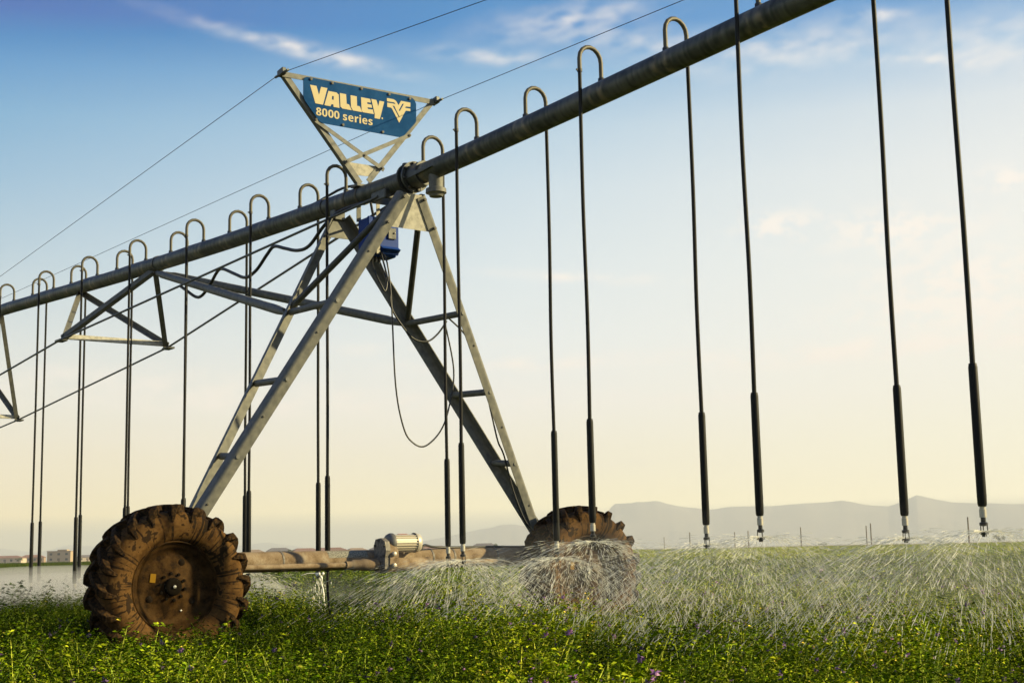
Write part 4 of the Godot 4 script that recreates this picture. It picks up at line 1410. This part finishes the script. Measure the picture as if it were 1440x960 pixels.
func build_hills() -> void:
	var near_range := [[-62.0, 0.0], [-58.0, 0.30], [-56.0, 0.62], [-54.5, 0.92], [-52.0, 1.0], [-50.6, 1.15], [-49.5, 1.45], [-49.15, 1.80], [-47.99, 1.80], [-47.42, 1.82], [-46.3, 1.62], [-45.31, 1.48], [-44.47, 1.57], [-42.93, 1.55], [-42.24, 1.60], [-40.9, 1.66], [-40.18, 1.72], [-39.37, 1.54], [-38.44, 1.46], [-37.9, 1.62], [-37.35, 1.84], [-36.7, 1.68], [-36.05, 1.52], [-35.14, 1.45], [-33.48, 1.37], [-30.0, 1.55], [-26.0, 1.2], [-20.0, 1.45], [-12.0, 0.6], [-5.0, 0.0]]
	var far_range := [[-95.0, 0.0], [-86.0, 0.5], [-78.0, 0.35], [-73.0, 0.50], [-72.5, 0.42], [-71.74, 0.33], [-71.1, 0.46], [-70.59, 0.60], [-70.0, 0.55], [-69.4, 0.54], [-67.5, 0.62], [-65.5, 0.40], [-63.74, 0.48], [-63.05, 0.55], [-62.35, 0.44], [-61.5, 0.26], [-59.5, 0.1], [-57.0, 0.0]]
	var nz := FastNoiseLite.new()
	nz.seed = 31
	nz.frequency = 0.0011
	nz.fractal_octaves = 5
	for r in [[near_range, 9500.0, "mountain_range"], [far_range, 12500.0, "far_mountains"]]:
		var pts: Array = r[0]
		var D: float = r[1]
		var mb := MB.new()
		var fr := [-0.16, -0.12, -0.085, -0.055, -0.03, -0.012, 0.0, 0.03, 0.10]
		var hh := [0.0, 0.16, 0.34, 0.55, 0.76, 0.92, 1.0, 0.7, 0.0]
		var rows := []
		var az: float = pts[0][0]
		while az <= pts[pts.size() - 1][0]:
			var e := ridge_el(az, pts)
			var col := []
			for i in fr.size():
				var d: float = D * (1.0 + fr[i])
				var p := polar(az, d)
				var h: float = tan(deg_to_rad(e)) * D * hh[i]
				var rough := nz.get_noise_2d(p.x, p.z) * (60.0 if i not in [0, 6, 8] else (10.0 if i == 6 else 0.0)) * clampf(e, 0.0, 1.0)
				p.y = maxf(h + rough, 0.0) - (2.0 if i == 0 or i == fr.size() - 1 else 0.0)
				col.append(p)
			rows.append(col)
			az += 0.11
		for i in rows.size() - 1:
			for k in fr.size() - 1:
				var a: Vector3 = rows[i][k]
				var b: Vector3 = rows[i + 1][k]
				var c: Vector3 = rows[i + 1][k + 1]
				var d: Vector3 = rows[i][k + 1]
				var nn := (c - a).cross(d - b).normalized()
				if nn.y < 0:
					nn = -nn
				mb.tri(a, b, c, nn, nn, nn)
				mb.tri(a, c, d, nn, nn, nn)
		structure(r[2], mb, mat(lin(0.30, 0.26, 0.22), 0.95))

# one alfalfa plant: a handful of stems with leaves in threes, some topped by violet flower heads
func alfalfa(seed_: int, stems: int, flowers: float, height: float, leafy: float) -> ArrayMesh:
	var r := RandomNumberGenerator.new()
	r.seed = seed_
	var mb := MB.new()
	mb.colored = true
	for s in stems:
		var az := r.randf() * TAU
		var base := Vector3(cos(az), 0, sin(az)) * r.randf_range(0.0, 0.10)
		var lean := Vector3(cos(az + r.randfn() * 0.8), 0, sin(az + r.randfn() * 0.8)) * r.randf_range(0.05, 0.5)
		var h := height * r.randf_range(0.65, 1.15)
		var bright := r.randf_range(0.75, 1.25)
		var nodes := int(r.randf_range(13, 19))
		var prev := base
		var top := base
		for k in nodes + 1:
			var f := float(k) / nodes
			var p := base + Vector3(0, h * f * (1.0 - 0.12 * lean.length() * f), 0) + lean * h * f * f
			top = p
			if k > 0:
				mb.tint = Color(0.12, 0.16, 0.025) * bright
				var w := Vector3(cos(az), 0, sin(az)) * 0.0018
				var nn := Vector3(-sin(az), 0.2, cos(az)).normalized()
				mb.tri(prev - w, prev + w, p, nn, nn, nn)
			prev = p
			if f < 0.22:
				continue
			for side in (2 if f > 0.45 else 1):
				var la := r.randf() * TAU
				var out := Vector3(cos(la), r.randf_range(0.15, 0.8), sin(la)).normalized()
				var stalk := r.randf_range(0.012, 0.035) * leafy
				var o := p + out * stalk
				var perp := out.cross(Vector3.UP).normalized()
				for j in 3:
					var dir := (out + perp * (j - 1) * 1.05).normalized()
					var ln := r.randf_range(0.012, 0.023) * leafy
					var wd := ln * r.randf_range(0.20, 0.29)
					var sd := dir.cross(Vector3(r.randfn() * 0.8, 1, r.randfn() * 0.8)).normalized()
					var upn := sd.cross(dir).normalized()
					if upn.y < 0:
						upn = -upn
					var tipc := o + dir * ln - upn * ln * 0.12
					var mid := o + dir * ln * 0.55
					var q := r.randf()
					var c := Color(0.018, 0.038, 0.002).lerp(Color(0.105, 0.145, 0.009), q * q)
					if r.randf() < 0.005:
						c = Color(0.24, 0.22, 0.035)
					mb.tint = c * bright
					mb.tri(o, mid + sd * wd + upn * wd * 0.3, tipc, (upn - sd * 0.3).normalized(), (upn - sd * 0.3).normalized(), (upn - sd * 0.3).normalized())
					mb.tri(o, mid - sd * wd + upn * wd * 0.3, tipc, (upn + sd * 0.3).normalized(), (upn + sd * 0.3).normalized(), (upn + sd * 0.3).normalized())
		if r.randf() < flowers:
			for k in 14:
				var d := Vector3(r.randfn(), r.randfn() * 0.9 + 0.3, r.randfn()).normalized()
				var o := top + d * 0.004 + Vector3(0, r.randf_range(0.0, 0.018), 0)
				mb.tint = Color(0.07, 0.04, 0.15).lerp(Color(0.15, 0.12, 0.22), r.randf())
				var sd := d.cross(Vector3(0.2, 1, 0.4)).normalized() * 0.0035
				mb.tri(o - sd, o + sd, o + d * 0.011, d, d, d)
				var s2 := sd.cross(d)
				mb.tri(o - s2, o + s2, o + d * 0.010, d, d, d)
	return mb.mesh(Vector3.ZERO, M.leaf)

# a far tuft of many stems
func tuft(seed_: int) -> ArrayMesh:
	var r := RandomNumberGenerator.new()
	r.seed = seed_
	var mb := MB.new()
	mb.colored = true
	for k in 190:
		var a := r.randf() * TAU
		var d := sqrt(r.randf()) * 0.42
		var y := r.randf_range(0.10, 0.31) * (1.0 - 0.25 * d)
		var o := Vector3(cos(a) * d, y, sin(a) * d)
		var la := r.randf() * TAU
		var dir := Vector3(cos(la), r.randf_range(-0.2, 0.7), sin(la)).normalized()
		var sd := dir.cross(Vector3(r.randfn() * 0.5, 1, r.randfn() * 0.5)).normalized()
		var nn := sd.cross(dir).normalized()
		if nn.y < 0:
			nn = -nn
		var ln := r.randf_range(0.04, 0.08)
		var q := r.randf()
		mb.tint = Color(0.05, 0.08, 0.006).lerp(Color(0.16, 0.19, 0.015), q * q) * r.randf_range(0.8, 1.2)
		mb.tri(o - sd * ln * 0.35, o + sd * ln * 0.35, o + dir * ln, nn, nn, nn)
	return mb.mesh(Vector3.ZERO, M.leaf)

func crop_layer(meshes: Array, d0: float, d1: float, half_deg: float, density: float, smin: float, smax: float, label: String) -> void:
	var area := deg_to_rad(half_deg) * (d1 * d1 - d0 * d0)
	var total := int(area * density)
	var lists := []
	for m in meshes:
		lists.append([])
	var hz := FastNoiseLite.new()
	hz.seed = 15
	hz.frequency = 0.35
	hz.fractal_octaves = 3
	for i in total:
		var d := sqrt(lerpf(d0 * d0, d1 * d1, rng.randf()))
		var az := -53.13 + rng.randf_range(-half_deg, half_deg)
		var p := polar(az, d)
		# nothing grows where the tyres stand
		if absf(p.x - TYRE_X) < 0.2 and (absf(p.z - HUB_Z) < 0.32 or absf(p.z + HUB_Z) < 0.32):
			continue
		var n := hz.get_noise_2d(p.x, p.z)
		var n2 := hz.get_noise_2d(p.x * 5.0 + 90.0, p.z * 5.0)
		var s := rng.randf_range(smin, smax) * (0.90 + 0.28 * n + 0.45 * n2)
		if rng.randf() < 0.03:
			s *= 1.25
		if p.x > -0.5 and p.x < 1.5 and absf(absf(p.z) - HUB_Z) < 1.0:
			s *= lerpf(0.62, 1.0, smoothstep(0.3, 1.5, p.x))
		var b := Basis(Vector3.UP, rng.randf() * TAU).scaled(Vector3(s, s * rng.randf_range(0.85, 1.1), s))
		# light of sun and spray painted into the crop colour beyond the pipe, ragged border
		var lit_gain := smoothstep(-1.5, 2.5, p.x * 0.45 - p.z * 0.8 - 0.8 + n * 5.0 + n2 * 2.0)
		var g := rng.randf_range(0.8, 1.2) * (1.0 + 0.3 * n) * (0.92 + 2.3 * lit_gain)
		var yel := rng.randf_range(0.85, 1.08) * (1.0 + 0.30 * lit_gain)
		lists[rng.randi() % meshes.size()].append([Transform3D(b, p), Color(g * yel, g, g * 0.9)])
	for k in meshes.size():
		var mm := MultiMesh.new()
		mm.transform_format = MultiMesh.TRANSFORM_3D
		mm.use_colors = true
		mm.mesh = meshes[k]
		mm.instance_count = lists[k].size()
		for i in lists[k].size():
			mm.set_instance_transform(i, lists[k][i][0])
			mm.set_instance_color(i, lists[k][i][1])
		var mi := MultiMeshInstance3D.new()
		mi.name = numbered("alfalfa_crop")
		mi.multimesh = mm
		add_child(mi)
		mi.set_meta("label", label)
		mi.set_meta("category", "crop")
		mi.set_meta("group", "alfalfa crop of the field")
		mi.set_meta("kind", "stuff")

func build_crop() -> void:
	var near := []
	for k in 6:
		near.append(alfalfa(100 + k, 13, 0.04, 0.34, 0.85))
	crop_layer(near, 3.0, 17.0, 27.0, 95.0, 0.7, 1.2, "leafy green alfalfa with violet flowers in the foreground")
	var sprigs := []
	for k in 5:
		sprigs.append(alfalfa(150 + k, 2, 0.4, 0.40, 1.05))
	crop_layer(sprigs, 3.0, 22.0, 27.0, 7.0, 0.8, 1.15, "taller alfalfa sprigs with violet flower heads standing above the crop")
	var mid := []
	for k in 3:
		mid.append(alfalfa(200 + k, 10, 0.03, 0.31, 1.7))
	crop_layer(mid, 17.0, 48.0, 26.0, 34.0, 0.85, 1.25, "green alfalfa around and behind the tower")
	var far := [tuft(300), tuft(301), tuft(302)]
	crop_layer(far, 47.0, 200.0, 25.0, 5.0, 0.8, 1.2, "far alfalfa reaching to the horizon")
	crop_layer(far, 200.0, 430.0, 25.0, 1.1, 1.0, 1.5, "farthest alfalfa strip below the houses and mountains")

func house(az: float, dist: float, w: float, h: float, storeys: int, wall: Color, roof: Color, label: String, gable := true) -> void:
	var t := thing("house", label, "house", polar(az, dist), "houses beyond the field")
	var fwd := (CAM_POS - t.position)
	fwd.y = 0
	t.rotation.y = atan2(fwd.x, fwd.z) + rng.randf_range(-0.35, 0.35)
	var dep := w * 0.6
	var hw := h * (0.66 if gable else 0.94)
	var wm := mat(wall, 0.9)
	var rm := mat(roof, 0.85)
	var add := func(called: String, mb: MB, m: Material, par: Node3D) -> MeshInstance3D:
		var o := MeshInstance3D.new()
		o.name = called
		o.mesh = mb.mesh(Vector3.ZERO, m)
		par.add_child(o, true)
		return o
	var wb := MB.new()
	wb.obox(Vector3(0, hw * 0.5, 0), Vector3(w * 0.5, 0, 0), Vector3(0, hw * 0.5, 0), Vector3(0, 0, dep * 0.5))
	var wn: MeshInstance3D = add.call("wall", wb, wm, t)
	var rb := MB.new()
	if gable:
		var ov := 0.5
		var ex := w * 0.5 + ov
		var ez := dep * 0.5 + ov
		var rx := w * 0.5 - dep * 0.35
		var y0 := hw
		var A := [Vector3(-ex, y0, ez), Vector3(ex, y0, ez), Vector3(ex, y0, -ez), Vector3(-ex, y0, -ez)]
		var R0 := Vector3(-rx, h, 0)
		var R1 := Vector3(rx, h, 0)
		for f in [[A[0], A[1], R1, R0], [A[2], A[3], R0, R1], [A[1], A[2], R1, R1], [A[3], A[0], R0, R0]]:
			var nn: Vector3 = (f[1] - f[0]).cross(f[2] - f[0]).normalized()
			if nn.y < 0:
				nn = -nn
			rb.tri(f[0], f[1], f[2], nn, nn, nn)
			if f[2] != f[3]:
				rb.tri(f[0], f[2], f[3], nn, nn, nn)
		rb.quad(A[0], A[1], A[2], A[3], Vector3.DOWN)
	else:
		rb.obox(Vector3(0, h * 0.97, 0), Vector3(w * 0.52, 0, 0), Vector3(0, h * 0.03, 0), Vector3(0, 0, dep * 0.52))
		var up := MB.new()
		up.obox(Vector3(w * 0.1, h * 1.06, 0), Vector3(w * 0.2, 0, 0), Vector3(0, h * 0.06, 0), Vector3(0, 0, dep * 0.3))
		add.call("parapet", up, wm, t)
	add.call("roof", rb, rm, t)
	var gm := mat(lin(0.03, 0.035, 0.04), 0.2)
	var n := maxi(2, int(w / 3.6))
	for s in storeys:
		for k in n:
			var x := lerpf(-w * 0.5, w * 0.5, (k + 0.5) / n)
			var y := (s + 0.52) * hw / storeys
			var b := MB.new()
			b.obox(Vector3(x, y, dep * 0.5), Vector3(0.75, 0, 0), Vector3(0, 0.65, 0), Vector3(0, 0, 0.04))
			add.call("window", b, gm, t)
	var db := MB.new()
	db.obox(Vector3(w * 0.5 / n * (0.1), 1.05, dep * 0.5), Vector3(0.5, 0, 0), Vector3(0, 1.05, 0), Vector3(0, 0, 0.05))
	add.call("door", db, mat(lin(0.12, 0.07, 0.04), 0.7), t)

func tree(az: float, dist: float, h: float, w: float, label: String, called := "tree") -> void:
	var o := polar(az, dist)
	var t := thing(called, label, "tree" if called == "tree" else "shrub", o, "trees and shrubs on the horizon")
	var r := RandomNumberGenerator.new()
	r.seed = int(az * 100.0) + int(dist)
	var tb := MB.new()
	tb.tube([o, o + Vector3(0.05, h * 0.35, 0), o + Vector3(0.1, h * 0.7, 0.1)], [0.16, 0.12, 0.05], 7)
	for k in 4:
		var a := TAU * k / 4.0
		tb.tube([o + Vector3(0.05, h * 0.35, 0), o + Vector3(cos(a) * w * 0.3, h * 0.65, sin(a) * w * 0.3)], [0.08, 0.03], 5)
	part(t, "trunk", tb, mat(lin(0.10, 0.07, 0.045), 0.9))
	var mb := MB.new()
	mb.colored = true
	var lobes := []
	for k in 9:
		var a := r.randf() * TAU
		var q := sqrt(r.randf()) * w * 0.33
		lobes.append([Vector3(cos(a) * q, h * r.randf_range(0.38, 0.78), sin(a) * q), r.randf_range(0.16, 0.28) * minf(w, h)])
	for k in 1100:
		var l: Array = lobes[r.randi() % lobes.size()]
		var d := Vector3(r.randfn(), r.randfn(), r.randfn()).normalized()
		var p: Vector3 = o + l[0] + d * l[1] * pow(r.randf(), 0.4)
		var sd := Vector3(r.randfn(), r.randfn(), r.randfn()).normalized() * h * 0.03
		var s2 := sd.cross(d).normalized() * h * 0.035
		mb.tint = Color(0.035, 0.06, 0.018).lerp(Color(0.09, 0.12, 0.035), r.randf())
		mb.tri(p - sd, p + sd, p + s2, d, d, d)
	part(t, "crown", mb, M.leaf)

func pole(az: float, el: float, h: float, label: String) -> void:
	var dist := h / tan(deg_to_rad(el + 0.03))
	var o := polar(az, dist)
	var t := thing("utility_pole", label, "pole", o, "poles along the horizon")
	var mb := MB.new()
	mb.tube([o, o + Vector3(0, h, 0)], [0.15, 0.11], 8)
	part(t, "shaft", mb, mat(lin(0.12, 0.085, 0.055), 0.9))
	var cb := MB.new()
	cb.bar(o + Vector3(-0.5, h - 0.35, -0.7) * Vector3(1, 1, 1), o + Vector3(0.5, h - 0.35, 0.7), Vector3.UP, 0.12, 0.1)
	part(t, "cross_arm", cb, mat(lin(0.12, 0.085, 0.055), 0.9))

func build_horizon() -> void:
	var tan_w := lin(0.36, 0.27, 0.17)
	var pale := lin(0.46, 0.38, 0.28)
	var brown := lin(0.28, 0.19, 0.12)
	var tile := lin(0.24, 0.12, 0.08)
	var grey := lin(0.16, 0.14, 0.14)
	house(-70.83, 900.0, 14.0, 6.6, 2, tan_w, brown, "two storey tan house with flat roof left of the near wheel", false)
	house(-72.75, 950.0, 20.0, 4.6, 1, pale, tile, "pale single storey house at the left edge of the photo")
	house(-71.85, 980.0, 15.0, 5.0, 1, brown, tile, "brown single storey house beside the two storey house")
	house(-69.9, 1010.0, 12.0, 4.4, 1, pale, grey, "low pale house half hidden behind the round tree left of the wheel")
	var az := -63.6
	var k := 0
	var words := ["tan house with small gabled roof just right of the near wheel", "low house with dark roof, second right of the near wheel", "house with reddish roof, third right of the near wheel", "house with reddish roof, fourth right of the near wheel", "low pale house left of the gear motor", "house with brown roof behind the gear motor", "house with grey roof just right of the gear motor", "long house with reddish roof above the base beam", "house with grey roof behind the two middle hoses", "low house with brown roof left of the far wheel"]
	while az < -53.9 and k < words.size():
		house(az, 880.0 + 40.0 * (k % 3), 13.0 + 2.5 * (k % 4), 5.0 + 0.35 * ((k * 7) % 4), 1, [pale, tan_w, brown][k % 3], [brown, grey, tile, tile][k % 4], words[k])
		az += 1.02
		k += 1
	tree(-69.55, 760.0, 4.6, 7.5, "round green tree between the tan house and the near wheel")
	tree(-72.35, 800.0, 3.2, 6.0, "low dark tree near the left edge houses")
	tree(-68.9, 800.0, 5.0, 7.0, "tree partly hidden behind the near wheel's left shoulder")
	tree(-53.95, 640.0, 4.6, 6.0, "small green tree right of the back leg's foot")
	tree(-62.1, 820.0, 5.2, 4.5, "slim tree between the roofs right of the near wheel")
	tree(-57.4, 830.0, 5.0, 5.5, "tree between roofs behind the gear motor")
	tree(-34.45, 520.0, 3.4, 5.5, "shrub on the horizon near the right edge", "shrub")
	tree(-46.0, 600.0, 2.0, 5.0, "low shrub on the horizon right of the far wheel", "shrub")
	tree(-44.0, 620.0, 1.9, 6.0, "low shrub on the horizon below the second hose right of the far wheel", "shrub")
	tree(-41.0, 560.0, 1.8, 5.5, "low shrub on the horizon between the middle poles", "shrub")
	tree(-36.5, 540.0, 1.8, 6.0, "low shrub on the horizon below the tallest peak", "shrub")
	var pl := [[-47.21, 0.49], [-46.19, 0.69], [-44.42, 0.65], [-43.89, 0.70], [-41.84, 0.81], [-39.33, 0.81], [-39.16, 0.91], [-35.53, 1.09]]
	for i in pl.size():
		pole(pl[i][0], pl[i][1], 5.0, "%s wooden pole counted from the far wheel along the right horizon" % ordinal(i))

func build_mist() -> void:
	# each bank thins outwards: shells of the same drifting spray, one inside the other
	var banks := [[Vector3(-9.0, 0.30, -0.3), Vector3(4.6, 0.47, 2.8), 0.26, "white drifting mist low over the crop left of the near wheel"],
		[Vector3(-6.2, 0.30, 0.1), Vector3(2.4, 0.42, 1.6), 0.08, "thin white mist just behind the near wheel"],
		[Vector3(-3.0, 0.32, -0.9), Vector3(1.6, 0.42, 1.4), 0.018, "faint mist under the beam right of the near wheel"],
		[Vector3(4.3, 0.72, -1.6), Vector3(4.6, 0.40, 3.4), 0.008, "thin veil of fine spray over the crop right of the far wheel"]]
	for b in banks:
		for k in 5:
			var f := 1.0 - 0.17 * k
			mist(b[0] + Vector3(0, -0.02 * k, 0), b[1] * Vector3(f, f, f), b[2], b[3])

func _ready() -> void:
	rng.seed = 20240
	setup_view()
	make_materials()
	print("materials ", Time.get_ticks_msec())
	build_ground()
	build_hills()
	build_crop()
	print("crop ", Time.get_ticks_msec())
	build_tower()
	build_pipes()
	build_sign()
	build_box()
	build_cables()
	build_drops()
	build_mist()
	build_horizon()
	print("done ", Time.get_ticks_msec())
